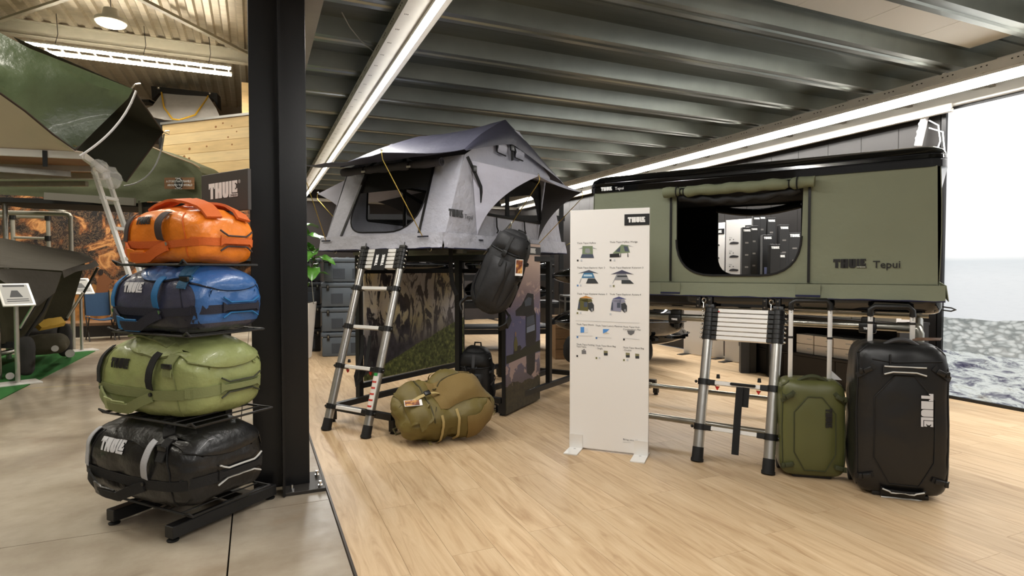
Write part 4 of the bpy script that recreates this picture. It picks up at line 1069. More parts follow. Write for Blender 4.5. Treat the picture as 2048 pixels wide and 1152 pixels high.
for k, xx in enumerate((-.035, .03)):
    b.prism([P(0, 1.20) + V((xx - .035, -.03, 0)), P(0, 1.20) + V((xx + .035, -.03, 0)), P(0, 1.365) + V((xx + .035, -.03, 0)), P(0, 1.365) + V((xx - .035, -.03, 0))], (0, .06, 0))
bo = b.build('securing_band', M('black_hook_loop_band', (16, 16, 17), .8), t, False)
tv = tilt @ Z
for xx in (-.03, .035):
    b = MB(); put_logo(b, P(0, 1.235) + V((xx + .016, -.0325, 0)), tv, V((-1, 0, 0)), .028); b.build('logo', m_whiteprint, bo, False, norm=False)
b = MB(); b.strip([P(-1, .70) + V((.14, .03, .0)), P(-1, .6) + V((.13, .06, -.05)), P(-1, .45) + V((.12, .05, -.06)), P(-1, .36) + V((.15, .05, -.03)), P(-1, .38) + V((.20, .05, 0)), P(-1, .5) + V((.22, .05, 0)), P(-1, .70) + V((.22, .03, .0))], [V((0, -1, 0))] * 7, .035, .004)
b.build('carry_strap', m_webbing, t)
# printed instructions on the right rail
b = MB()
def wrap(z0, z1, a0=-.9, a1=.9, r=.0335):
    return lambda u, v: P(1, z0 + (z1 - z0) * v) + V((r * sin(a0 + (a1 - a0) * u), -r * cos(a0 + (a1 - a0) * u), 0))
b.grid(wrap(.20, .43), 8, 1); st = b.build('instruction_label', M('label_white', (226, 220, 212), .5), t)
b = MB()
for i in range(5): b.grid(wrap(.215 + .042 * i, .228 + .042 * i, -.7, .6, .0342), 6, 1)
b.build('label_print', M('label_red', (190, 60, 50), .5), st)
b = MB(); b.grid(wrap(.432, .452, -.5, .5, .0345), 6, 1); b.build('label_green', M('label_green', (40, 150, 70), .5), st)
LA, LB = gnd(1394, 922), gnd(1536, 948)
t, P, w, tilt = ladder('telescopic_ladder', 'short aluminium telescopic ladder leaning on the olive hard shell tent beside the small suitcase', LA, LB, .945, .26, [.205, .48], 7, .745)
b = MB(); b.strip([P(0, .475) + V((.02, -.028, 0)), P(0, .3) + V((.02, -.03, 0)), P(0, .08) + V((.02, -.02, 0))], [V((0, -1, 0))] * 3, .042, .003)
b.strip([P(0, .475) + V((.055, -.02, 0)), P(0, .36) + V((.055, -.02, 0))], [V((0, -1, 0))] * 2, .042, .003)
b.box(P(0, .478) + V((.035, -.02, .012)), (.15, .03, .014), bev=.005); b.build('carry_strap', m_webbing, t)
b = MB(); b.box(P(0, .93) + V((-w + .06, -.0245, .0)), (.012, .001, .008)); b.build('red_sticker', M('red_plastic', (190, 40, 34), .4), t, False)
# ================================================================== WHITE PRODUCT BOARD
SA, SB = gnd(1139, 896), gnd(1296, 914)
S = Fr(SA.x, SA.y, math.degrees(math.atan2(SB.y - SA.y, SB.x - SA.x)))
def build_sign():
    t = thingf('product_board', 'tall white product board on two silver feet with small tent pictures', 'sign', S)
    w = (SB - SA).length; zt = S.px(1218, 418, 1, 0).z; z0 = .012
    MB().box((w / 2, .010, (zt + z0) / 2), (w, .019, zt - z0), bev=.0015, seg=1).build('board', m_white, t, False)
    for x in (.0, w - .005):
        b = MB(); xc = .045 if x == 0 else w - .045
        b.box((xc, -.035, .004), (.09, .22, .007)); b.box((xc, -.0025, .05), (.09, .004, .10)); b.box((xc, .0225, .05), (.09, .004, .10)); o = b.build('foot', m_alu_lt, t, False)
        b = MB(); b.cyl((xc, -.03, .008), (xc, -.03, .011), .008, seg=10); b.build('screw', m_chrome, o)
    y = -.0012
    def q(px, py): p = S.px(px, py, 1, 0); return p.x, p.z
    def poly(mb, pts, dy=0): mb.face([(*((q(*p)[0]), y - dy, q(*p)[1]),) for p in pts])
    # brand block
    b = MB(); x0, zz = q(1249, 440); x1 = w - .001; b.box(((x0 + x1) / 2, y, zz), (x1 - x0, .002, .072)); b.build('brand_block', m_ink, t, False)
    b = MB(); put_logo(b, (x0 + .022, y - .0022, zz - .017), X, Z, .034); b.build('logo', m_whiteprint, t, False, norm=False)
    b = MB()
    def tx(s, px, py, size, sx=1): xx, z_ = q(px, py); put_text(b, s, (xx, y, z_), X, Z, size, 0, sx)
    for s, px, py in (('Thule Tepui HyBox', 1154, 488), ('Thule Tepui HyBox Wedge', 1219.5, 486), ('Thule Tepui Explorer Ayer 2', 1154, 537), ('Thule Tepui Explorer Kukenam 3', 1219, 537), ('Thule Tepui Explorer Autana 3', 1154, 589), ('Thule Tepui Explorer Autana 4', 1219, 590)): tx(s, px, py, .0158, 1.02)
    for s, px, py in (('Thule Tepui Sheets', 1153, 650), ('Thule Tepui Luxury Mattress', 1191, 652.5), ('Thule Tepui Anti-', 1246, 655), ('Condensation Mat', 1246, 660), ('Thule Tepui Folding', 1153, 690), ('Tent Table', 1153, 694.5), ('Thule Tepui Boot Bag', 1191, 692.5), ('- Single', 1192, 698), ('Thule Tepui Boot Bag', 1246, 696.5), ('- Double', 1246, 701.5)): tx(s, px, py, .0152)
    tx('Bring your life', 1246, 880, .0165, 1.08)
    b.build('lettering', M('print_charcoal', (60, 60, 62), .6), t, False, norm=False)
    b = MB()
    for a, c in (((1151, 641), (1279, 646)), ((1152, 671), (1185, 672)), ((1191, 674), (1223, 676)), ((1246, 676), (1279, 679)), ((1246, 884), (1262, 885))):
        (xa, za), (xc, zc) = q(*a), q(*c); b.bar((xa, y, za), (xc, y, zc), .0018, .0006, (0, 1, 0))
    b.build('printed_rule', M('print_light_grey', (190, 190, 190), .6), t, False)
    # colour swatches
    def sw(col, spots):
        b = MB()
        for px, py in spots: xx, z_ = q(px, py); b.box((xx, y, z_), (.011, .0008, .012))
        b.build('swatch', col, t, False)
    P_ = lambda n, c: M('print_' + n, c, .6)
    sw(P_('black', (30, 30, 32)), [(1155.5, 521), (1221, 520.5), (1248, 679), (1154.5, 712)])
    sw(P_('grey', (196, 200, 206)), [(1163, 521), (1229, 520.5), (1161.5, 571), (1221, 572), (1161.5, 626), (1221, 628.5), (1199, 716), (1255, 720)])
    sw(P_('blue', (84, 132, 188)), [(1155.5, 571), (1155, 674), (1193, 676)])
    sw(P_('olive', (122, 122, 74)), [(1227.5, 572), (1155, 626), (1193, 716), (1248, 720)])
    # the little pictures
    def pic(nm, col, *polys, dy=.0):
        for pts in polys:
            b = MB(); poly(b, pts, dy); b.build(nm, col, t, False, norm=False)
    dk, gy, mid = P_('black', 0), P_('slate', (88, 92, 104)), P_('mid', (146, 148, 152))
    gr, gr2 = P_('sage', (122, 138, 108)), P_('sage_dark', (92, 104, 80))
    pic('printed_tent', gr, [(1165, 492), (1185.5, 492), (1186, 508), (1164.5, 508)]); pic('printed_tent', mid, [(1156.5, 498), (1165, 495), (1165, 497)], [(1195, 498), (1186, 495), (1186, 497)], [(1171, 497), (1179, 497), (1181, 505), (1176, 507), (1170, 505)], dy=.0005); pic('printed_car', gy, [(1164, 508.5), (1186, 508.5), (1188, 516), (1161, 516)])
    pic('printed_tent', gr, [(1225, 507), (1243, 489), (1256, 490.5), (1260, 505), (1237, 507)]); pic('printed_window', gy, [(1231, 503), (1241, 493), (1240, 504)], [(1247, 492), (1255, 493), (1258, 503), (1250, 503)], dy=.0005); pic('printed_awning', mid, [(1255, 490), (1268, 494), (1257, 492)]); pic('printed_car', dk, [(1219.5, 508), (1238, 507), (1240, 514.5), (1219.5, 515)], [(1240, 514), (1241, 507), (1242, 507), (1242, 514)], [(1255, 514), (1255, 506), (1256, 506), (1257, 514)])
    pic('printed_tent', P_('tent_blue', (64, 120, 160)), [(1163, 556), (1168, 545), (1185, 545), (1190, 556)]); pic('printed_fly', gy, [(1156, 547), (1178, 540), (1197, 547), (1185, 545.5), (1168, 545.5)], dy=.0005); pic('printed_window', P_('sky', (190, 214, 228)), [(1168, 549), (1184, 549), (1185, 553), (1167, 553)], dy=.0007); pic('printed_car', P_('car_dark', (52, 56, 60)), [(1176, 557), (1190, 557), (1197, 567), (1172, 567)]); pic('printed_ladder', mid, [(1162, 557), (1163.5, 557), (1159.5, 567), (1158.5, 567)])
    pic('printed_tent', mid, [(1228, 560), (1234, 547), (1252, 547), (1258, 560)]); pic('printed_fly', P_('fly', (66, 66, 88)), [(1221, 549), (1244, 540), (1268, 549), (1253, 547.5), (1235, 547.5)], dy=.0005); pic('printed_window', P_('car_dark', 0), [(1235, 551), (1254, 551), (1255, 554), (1234, 554)], dy=.0007); pic('printed_car', P_('car_dark', 0), [(1243, 560), (1260, 560), (1268, 567.5), (1243, 567.5)]); pic('printed_ladder', mid, [(1228, 560), (1229.5, 560), (1226, 567), (1225, 567)])
    for dx, c1, c2, nm in ((0, P_('khaki', (138, 134, 92)), P_('orange', (206, 150, 84)), ''), (66, P_('lavender', (140, 142, 162)), P_('indigo', (78, 82, 128)), '')):
        yy = 0 if dx == 0 else 1.5
        pic('printed_tent', c1, [(1155 + dx, 620 + yy), (1158 + dx, 600 + yy), (1176 + dx, 598 + yy), (1177 + dx, 617 + yy), (1176 + dx, 622 + yy)], [(1158 + dx, 600 + yy), (1160 + dx, 596 + yy), (1183 + dx, 598 + yy), (1185 + dx, 603 + yy), (1176 + dx, 605 + yy)]); pic('printed_fly', c2, [(1159 + dx, 596 + yy), (1172 + dx, 591.5 + yy), (1187 + dx, 597 + yy)], dy=.0005)
        pic('printed_window', gy, [(1168 + dx, 604 + yy), (1175 + dx, 604 + yy), (1175 + dx, 614 + yy), (1168 + dx, 614 + yy)], [(1155.5 + dx, 617 + yy), (1158 + dx, 603 + yy), (1160 + dx, 603 + yy), (1160 + dx, 619 + yy)], dy=.0007)
        pic('printed_car', P_('car_dark', 0), [(1176 + dx, 606 + yy), (1184 + dx, 604 + yy), (1188 + dx, 610 + yy), (1188 + dx, 621 + yy), (1183 + dx, 624 + yy), (1176 + dx, 617 + yy)]); pic('printed_wheel', mid, [(1182 + dx, 618 + yy), (1185 + dx, 616 + yy), (1186.5 + dx, 620 + yy), (1184 + dx, 624 + yy)], dy=.0008)
    pic('printed_sheet', P_('bright_blue', (84, 148, 218)), [(1161, 654), (1168.5, 654), (1168.5, 665), (1161, 665.5)]); pic('printed_sheet', P_('ice', (224, 226, 228)), [(1170, 656), (1176, 657.5), (1176, 665), (1170, 665.5)])
    pic('printed_mattress', P_('bright_blue', 0), [(1206, 658), (1219, 658.5), (1213, 664), (1206, 667)]); pic('printed_mattress', P_('sand', (216, 206, 186)), [(1206, 667.5), (1213, 664.5), (1219.5, 667), (1210, 668)])
    pic('printed_mat', P_('mat_grey', (104, 104, 106)), [(1254, 661), (1269.5, 661.5), (1268, 667), (1262, 670.5), (1256.5, 668)])
    pic('printed_table', P_('table_grey', (120, 120, 122)), [(1163.5, 700), (1172, 701), (1172.5, 708), (1163.5, 708)], [(1165, 700), (1169, 697.5), (1170, 700)])
    for px in (1207.5, 1251.5, 1270.5):
        o_ = 0 if px < 1210 else (4 if px < 1260 else 6)
        pic('printed_bag', P_('bag_olive', (132, 128, 92)), [(px, 701 + o_), (px + 8, 702 + o_), (px + 8, 706 + o_), (px, 706 + o_)]); pic('printed_bag', P_('car_dark', 0), [(px, 706 + o_), (px + 8, 706 + o_), (px + 8, 711 + o_), (px + .5, 711 + o_)])
build_sign()

# ================================================================== ROLLING SUITCASES
def suitcase(name, label, a, b_, H_, D, mats, big):
    m = (a + b_) / 2; W = (b_ - a).length; f = Fr(m.x, m.y, math.degrees(math.atan2(b_.y - a.y, b_.x - a.x)))
    t = thingf(name, label, 'suitcase', f); mb_, mw, mp, ml, mh = mats
    tb = .13 if big else .10
    def shp(p):
        x_, y_, z_ = p
        y_ = y_ - (.0 if y_ > 0 else .12 * (1 - z_ * z_) * (1 - x_ * x_) * .6)
        return (x_ * (1 + .02 * -z_), y_, z_)
    mb, bv = soft((W, D, H_ - .015), 7, 18, shp, .006 if big else .0035, 6, 9 if big else 4)
    lean = (.03 if big else .02)
    for v in mb.bm.verts:
        v.co.z += (H_ - .015) / 2 + .015; v.co.y += D / 2
        # slanted lower front and crown
        v.co.y += lean * (v.co.z / H_)
    bv = BVHTree.FromBMesh(mb.bm); mb.build('body', mb_, t, ang=60)
    F_, TOP = (0, 1, 0), (0, 0, -1)
    cx = -W * .04
    # central front panel with mitred corners, slightly proud
    x0, x1 = (-.30 * W, .32 * W); z0, z1 = (.10 if big else .10) * H_, (.80 if big else .84) * H_
    out = [(x0, z0 + tb), (x0 + tb * .55, z0), (x1 - tb * .5, z0), (x1, z0 + tb), (x1, z1 - tb * .9), (x1 - tb * .7, z1), (x0 + tb * .7, z1), (x0, z1 - tb * .9)]
    xl = lambda z: x0 + tb * .55 * max(0, 1 - (z - z0) / tb) + tb * .7 * max(0, 1 - (z1 - z) / (tb * .9))
    xr = lambda z: x1 - tb * .5 * max(0, 1 - (z - z0) / tb) - tb * .7 * max(0, 1 - (z1 - z) / (tb * .9))
    def pf(u, v):
        z = z0 + (z1 - z0) * v; return V((xl(z) + (xr(z) - xl(z)) * u, -.5, z))
    b = MB(); patch(b, bv, pf, F_, 14, 24, .004, .008, .008); b.build('front_panel', mb_, t, ang=50)
    b = MB(); cord(b, bv, [(x, -.5, z) for x, z in out + out[:1]], F_, .0032, .006, 5); b.build('panel_piping', mw, t)
    b = MB()
    for s in (-1, 1):
        cord(b, bv, [(s * W * .46, -.5, .05), (s * W * .475, -.5, H_ * .5), (s * W * .46, -.5, H_ * .93), (s * W * .36, -.5, H_ * .985)], F_, .004, .001, 5)
    b.build('edge_piping', mw, t)
    # compression straps at the four corners
    for s in (-1, 1):
        for zz, dz in ((H_ * .80, .05), (H_ * .13, .02)):
            b = MB(); strap(b, bv, [(s * W * .30, -.5, zz + dz), (s * W * .47, -.5, zz - dz * .2)], F_, .022 if not big else .028, .008, .003, 6); o = b.build('compression_strap', mw, t)
            c, n = hit(bv, (s * W * .37, -.5, zz + dz * .5), F_); b = MB(); b.box(c + n * .016, (.042, .014, .026), Matrix.Rotation(s * (.5 if dz > .03 else .2), 3, 'Y'), .004); b.box(c + n * .018 + V((s * .03, .006, -.008)), (.018, .012, .03), None, .003); b.build('buckle', m_plastic if big else mw, o)
    # top handle, front handles with pale piping
    def arc(nm, pts, r, mat_, par=None): return MB().tube(pts, r, 8).build(nm, mat_, par or t)
    zt = H_ - .002
    n = 12; arc('top_handle', [V((-.09 + .18 * i / n, D * .26, zt - .012 + .035 * sin(pi * i / n))) for i in range(n + 1)], [.007 + .006 * sin(pi * i / n) for i in range(n + 1)], mh)
    if big:
        for zz, dd, nm in ((H_ * .835, -1, 'front_handle'), (H_ * .055, 1, 'foot_handle')):
            b = MB(); strap(b, bv, [(-W * .22, -.5, zz), (W * .24, -.5, zz)], F_, [.060] + [.04] * 11 + [.060], .010, .008, 12, lambda s: .012 * sin(pi * s)); o = b.build(nm, mw, t)
            b = MB()
            for k in (-1, 1): cord(b, bv, [(-W * .21, -.5, zz + .02 * k), (-W * .12, -.5, zz + .013 * k - dd * .006), (W * .12, -.5, zz + .013 * k - dd * .006), (W * .22, -.5, zz + .02 * k)], F_, .0042, .028, 5)
            b.build('handle_piping', mp, o)
        b = MB(); cord(b, bv, [(-W * .32, -.5, H_ * .90), (-W * .1, -.5, H_ * .885), (W * .40, -.5, H_ * .90)], F_, .005, .002, 6); b.build('pocket_zip', mw, t)
        c, n_ = hit(bv, (-.06, -.5, H_ * .91), F_); b = MB(); b.tube([c + n_ * .01 + V((0, 0, .02)), c + n_ * .012, c + n_ * .012 - Z * .04], .0045, 6); b.build('zip_puller', mw, t)
    # lettering running down the panel
    h = .052 * (W / .43) if big else .034
    b = MB(); ox = W * (.17 if big else .16); oz = H_ * (.70 if big else .74)
    put_logo(b, (ox, -.5, oz), (0, 0, -1), (1, 0, 0), h * (1 if big else 1), bv, F_, .017); b.build('logo', ml, t)
    # telescopic handle: two tubes and a grip
    hx = .105 if not big else .10; zt2 = (1.02 if not big else 1.0); yb = D * .52 + lean
    for s in (-1, 1):
        x = s * hx + (.0 if not big else -.02)
        b = MB(); b.box((x, yb, (H_ - .03 + zt2 - .045) / 2), (.024, .014, zt2 - .045 - H_ + .03), bev=.003); o = b.build('handle_tube', m_alu_lt, t)
        b = MB(); b.box((x, yb, H_ + (zt2 - H_) * .52), (.028, .018, .014), bev=.003); b.build('tube_collar', m_plastic, o)
        b = MB()
        for zz in (.06, .07): b.cyl((x, yb - .0085, zt2 - zz), (x, yb - .0065, zt2 - zz), .0025, seg=8)
        b.build('rivet', m_ink, o)
    xo = 0 if not big else -.02
    b = MB(); b.tube([(xo - hx, yb, zt2 - .055), (xo - hx, yb, zt2 - .02), (xo - hx + .02, yb, zt2), (xo + hx - .02, yb, zt2), (xo + hx, yb, zt2 - .02), (xo + hx, yb, zt2 - .055)], .016, 10); b.build('pull_grip', m_plastic, t)
    # wheels and foot at the back
    for s in (-1, 1):
        b = MB(); b.cyl((s * W * .42 - .018, D * .86, .042), (s * W * .42 + .018, D * .86, .042), .042, seg=20); b.build('wheel', m_rubber, t)
    b = MB(); b.box((0, .05, .012), (W * .6, .03, .022), bev=.005); b.build('foot_bar', m_plastic, t)
    # hang tag
    b = MB()
    if big: b.prism([(.07, D * .5, zt + .012), (.19, D * .42, zt + .020), (.215, D * .6, zt + .028), (.09, D * .68, zt + .022)], (0, 0, .002)); b.build('hang_tag', M('brown_photo_tag', (96, 70, 50), .5, 0, 0, 1, .5, 20), t, False)
    else: b.prism([(.125, D * .8, zt - .01), (.185, D * .8, zt - .012), (.13, D * .82, zt + .04)], (0, .002, 0)); b.build('hang_tag', m_white, t, False)
    return t
m_sc = M('moss_green_coated_fabric', (88, 90, 50), .38, 0, .2, 10, .06, 4); m_scw = M('moss_webbing', (58, 62, 36), .7, 0, .2, 200)
m_bc = M('black_coated_fabric', (21, 21, 22), .36, 0, .3, 9, .1, 4); m_bcw = M('black_trim', (13, 13, 14), .6)
a, b_ = gnd(1561, 955), gnd(1694, 966)
suitcase('rolling_suitcase', 'small moss green rolling suitcase with raised handle beside the ladder', a, b_, .565, .22, (m_sc, m_scw, m_scw, m_ink, m_scw), False)
a, b_ = gnd(1709, 990), gnd(1903, 1012)
suitcase('rolling_suitcase', 'large black rolling suitcase with pale handle piping, before the olive tent', a, b_, .81, .31, (m_bc, m_bcw, m_greypipe, m_silverprint, M('dark_grey_handle', (58, 58, 60), .6)), True)

# ================================================================== BACKPACKS
def backpack(name, label, loc, rot, size, mats, seed, fn=None, tagpos=None, wr=.010, straps=True, drop=None):
    t = thing(name, label, 'backpack', loc)
    if isinstance(rot, Matrix): t.rotation_euler = rot.to_euler()
    else: t.rotation_euler = rot
    mb_, mw, mp = mats[:3]; L = size[2]
    def shp(p):
        x_, y_, z_ = p
        k = 1 - .16 * max(0, z_) ** 2 - .10 * max(0, -z_) ** 2
        y_ = y_ * (1 - .18 * z_ * z_) - .10 * (1 - z_ * z_) * (1 if y_ < 0 else 0)
        return (x_ * k, y_, z_)
    mb, bv = soft(size, 3.6, 18, fn or shp, wr, 7, seed)
    if drop is not None:
        q = t.rotation_euler.to_matrix(); t.location.z = drop - min((q @ v.co).z for v in mb.bm.verts)
    mb.build('body', mb_, t, ang=60)
    w, d, h = size; F_ = (0, 1, 0)
    # top lid
    def lid(u, v): return V((w * (-.44 + .88 * u), d * (-.52 + .80 * v) if False else -1, h * (.24 + .20 * v)))
    b = MB(); patch(b, bv, lid, F_, 14, 8, .006, .022, .008); b.build('lid', mb_, t, ang=50)
    b = MB(); cord(b, bv, [(-w * .44, -1, h * .235), (-w * .2, -1, h * .22), (w * .2, -1, h * .22), (w * .44, -1, h * .235)], F_, .006, .004, 6); b.build('lid_edge', mw, t)
    # front pocket and stretch pockets
    def poc(u, v): return V((w * (-.28 + .56 * u), -1, h * (-.44 + .58 * v)))
    b = MB(); patch(b, bv, poc, F_, 12, 14, .004, .026, .006); fp = b.build('front_pocket', mats[3] if len(mats) > 3 else mb_, t, ang=50)
    b = MB(); cord(b, bv, [(w * .12, -1, h * .12), (w * .22, -1, -h * .05), (w * .16, -1, -h * .34)], F_, .005, .024, 6); b.build('pocket_zip', mw, fp)
    for s in (-1, 1):
        def side(u, v, s=s): return V((s * 1, d * (-.36 + .62 * u), h * (-.44 + .36 * v)))
        b = MB(); patch(b, bv, side, (-s, 0, 0), 8, 8, .004, .016, .006); b.build('side_pocket', mats[3] if len(mats) > 3 else mb_, t, ang=50)
        for zz in (-.02, .16):
            b = MB(); strap(b, bv, [(s * 1, -d * .42, h * zz), (s * 1, d * .40, h * (zz + .03))], (-s, 0, 0), .018, .012, .003, 8); b.build('compression_strap', mp, t)
    b = MB(); strap(b, bv, [(0, -1, h * .40), (0, -1, h * .24), (0, -1, h * .06)], F_, .024, .030, .003, 8); o = b.build('lid_strap', mp, t)
    c, n = hit(bv, (0, -1, h * .20), F_); b = MB(); b.box(c + n * .042, (.036, .014, .045), None, .004); b.build('buckle', m_plastic, o)
    b = MB(); b.tube([V((-.03, d * .34, h * .44)), V((-.025, d * .36, h * .52)), V((.025, d * .36, h * .52)), V((.03, d * .34, h * .44))], .008, 6); b.build('haul_loop', mw, t)
    if straps:
        for s in (-1, 1):
            b = MB(); pts = [V((s * w * .20, d * .42, h * .36)), V((s * w * .26, d * .80, h * .26)), V((s * w * .32, d * .95, h * .02)), V((s * w * .38, d * .70, -h * .22)), V((s * w * .42, d * .36, -h * .36))]
            b.strip(dense(pts, 3), [V((0, 1, .1)).normalized()] * 13, .055, .014); b.build('shoulder_strap', mw, t)
        for s in (-1, 1):
            b = MB(); pts = [V((s * w * .36, d * .36, -h * .40)), V((s * w * .62, d * .20, -h * .46)), V((s * w * .66, -d * .10, -h * .55)), V((s * w * .52, -d * .16, -h * .62))]
            b.strip(dense(pts, 4), [V((s, 0, .4)).normalized()] * 13, .07, .014); b.build('hip_belt', mw, t)
    if tagpos:
        b = MB(); c, n = hit(bv, (tagpos[0] * w, -1, tagpos[1] * h), F_); c = c + n * .04; ez = V((tagpos[2], 0, 1)).normalized(); exx = V((1, 0, -tagpos[2])).normalized()
        b.prism([c - exx * .028 - ez * .06, c + exx * .028 - ez * .06, c + exx * .028 + ez * .06, c - exx * .028 + ez * .06], n * .002); o = b.build('hang_tag', m_white, t, False)
        b = MB(); c2 = c + n * .0032; b.face([c2 - exx * .025 - ez * .042, c2 + exx * .025 - ez * .042, c2 + exx * .025 + ez * .056, c2 - exx * .025 + ez * .056]); b.build('tag_picture', tag_mat(), o, False)
        b = MB(); b.tube([c + ez * .055, c + ez * .09 - n * .02, c + ez * .11 - n * .045], .0015, 4); b.build('tag_string', mw, o)
    return t
def tag_mat():
    if 'sunset_tag_picture' in MATS: return MATS['sunset_tag_picture']
    t = NT('sunset_tag_picture'); v = t.coord((30, 30, 14)); f = t.noise(v, 1.4, 5, .6)
    t.base(t.ramp(f, [(.35, lin((40, 18, 12))), (.5, lin((130, 66, 30))), (.62, lin((214, 160, 80))), (.75, lin((60, 28, 18)))])); MATS['sunset_tag_picture'] = t.m; return t.m
m_bp = M('charcoal_ripstop', (34, 34, 36), .6, 0, .4, 16, .12, 6); m_bpw = M('black_strap', (18, 18, 19), .7)
m_kh = M('khaki_ripstop', (102, 89, 40), .6, 0, .4, 16, .1, 6); m_khw = M('khaki_strap', (70, 64, 36), .7); m_khp = M('beige_strap', (172, 152, 100), .65); m_khb = M('tan_stretch_panel', (118, 96, 50), .8, 0, .2, 100)
# hanging from the stand under the grey tent
ang = K.ang + R(40)
c = at(1004, 543, 4.52)
backpack('backpack', 'charcoal backpack hanging tilted under the right corner of the grey tent', c, (R(-4), R(23), R(-38)), (.30, .21, .66), (m_bp, m_bpw, m_bpw), 11, tagpos=(.40, .12, -.38))
b = MB(); cc = c + V((.10, .06, .33)); b.tube([cc, cc + V((.03, .05, .06)), V((K.w((.0, .5, 1.31))))], .006, 6); o = b.build('hanging_hook', m_steel); tag(o, 'steel hook holding the charcoal backpack on the frame', 'hook')
c = at(952, 762, 4.98); g = gnd(955, 828)
backpack('backpack', 'black backpack standing upright against the frame behind the khaki backpack', (c.x, c.y, .285), (R(8), R(2), R(-30)), (.29, .22, .56), (M('black_ripstop', (20, 20, 21), .6, 0, .4, 16), m_bpw, M('grey_strap', (64, 64, 66), .7)), 12, tagpos=(-.33, -.08, .18), wr=.008)
b = MB(); k = gnd(988, 822); b.tube([k + V((.03 * cos(a), .004 * sin(a), .05 + .03 * sin(a))) for a in [i * pi / 6 for i in range(12)]], .004, 5, True); o = b.build('key_ring', m_plastic); tag(o, 'black ring lying by the foot of the black backpack', 'ring')
# khaki one slumped on the floor
c = at(886, 826, 4.22)
left, tow = V((-.917, .399, 0)), V((-.399, -.917, 0))
ez = (left * .80 + tow * .50 - Z * .16).normalized(); fr_ = (Z * .85 + tow * .70 + left * .05); fr_ = (fr_ - ez * fr_.dot(ez)).normalized()
q = Matrix(((-fr_).cross(ez), -fr_, ez)).transposed()
def slump(p):
    x_, y_, z_ = p
    g = lambda m, w: math.exp(-((z_ - m) / w) ** 2)
    k = 1 - .12 * max(0, z_) - .16 * max(0, -z_ - .3) - .16 * g(.12, .14) + .06 * g(-.3, .3)
    yy = y_ * (1 - .30 * z_ * z_)
    if y_ < 0: yy += (.34 * g(.10, .15) - .16 * g(-.38, .25) - .12 * g(.58, .22)) * (1 - .6 * x_ * x_) + .10 * math.sin(x_ * 5 + z_ * 4) * (1 - x_ * x_)
    return (x_ * k + .10 * g(.6, .4), yy, z_)
backpack('backpack', 'khaki backpack slumped on the wood floor with beige straps and a photo tag', (c.x, c.y, .2), q, (.47, .29, .70), (m_kh, m_khw, m_khp, m_khb), 14, slump, tagpos=(-.05, .34, .3), wr=.022, drop=.002, straps=False)
kb = bpy.data.objects['backpack.002']
MI = (Matrix.Translation(kb.location) @ kb.rotation_euler.to_matrix().to_4x4()).inverted()
for pts in ([(812, 868, .05), (830, 876, .012), (842, 878, .004), (850, 884, .004)], [(818, 862, .06), (842, 872, .03), (858, 882, .006), (862, 890, .004)], [(976, 812, .05), (990, 822, .006), (984, 830, .004)]):
    b = MB(); P3 = dense([MI @ gnd(*p) for p in pts], 4); b.strip(P3, [(MI.to_3x3() @ Z).normalized()] * len(P3), .022, .003); b.build('loose_strap', m_khp, kb)
# ================================================================== BACK OF THE SHOP
m_crate = M('blue_grey_moulded_plastic', (82, 90, 98), .5, 0, .05, 40, .05, 3)
def crate(label, x, y, z, w, d, h, rot, group, m=m_crate, first=[None]):
    t = thing('storage_crate', label, 'crate', (x, y, z), rot, group)
    b = MB(); b.box((0, 0, h * .40), (w, d, h * .80), bev=.02); b.build('body', m, t)
    b = MB(); b.box((0, 0, h * .895), (w + .025, d + .025, h * .185), bev=.018); b.build('lid', m, t)
    md = M('crate_recess', (54, 60, 68), .6)
    for xx in (-.18, .22):
        b = MB(); b.box((xx * w + .0, -d / 2 - .001, h * .34), (w * .24, .008, h * .42), bev=.003, seg=1); o = b.build('recessed_panel', md, t, False)
    for xx in (-.37, .42):
        b = MB(); b.box((xx * w, -d / 2 - .012, h * .79), (.035, .02, h * .24), bev=.005); o = b.build('latch', m_plastic, t)
        b = MB(); b.box((xx * w, -d / 2 - .023, h * .82), (.014, .006, .03)); b.build('latch_bolt', m_steel, o, False)
    b = MB()
    for s in (-1, 1):
        for k in range(5): b.box((-.46 * w + k * .23 * w, s * d * .40, h * .995), (.05, .04, .012), bev=.003, seg=1)
    b.build('stacking_lug', m, t)['kind'] = 'stuff'
    return t
cr = gnd(683, 713); base = cr
for i, lab in enumerate(('blue grey crate at the foot of the stack behind the ladder', 'blue grey crate second from the floor behind the ladder', 'blue grey crate second from the top behind the ladder', 'blue grey crate on top of the stack behind the ladder')):
    crate(lab, cr.x + .10 + (.03 if i == 3 else 0), cr.y + .26, .0 + i * .345, .64, .5, .338, R(-8), 'crates stacked behind the ladder')
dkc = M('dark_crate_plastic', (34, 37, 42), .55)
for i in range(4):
    crate(('lowest', 'second lowest', 'second highest', 'topmost')[i] + ' dark crate in the shaded stack behind the white planter', cr.x - .42, cr.y + .95, i * .345, .5, .5, .338, R(-8), 'dark crates behind the planter', dkc)
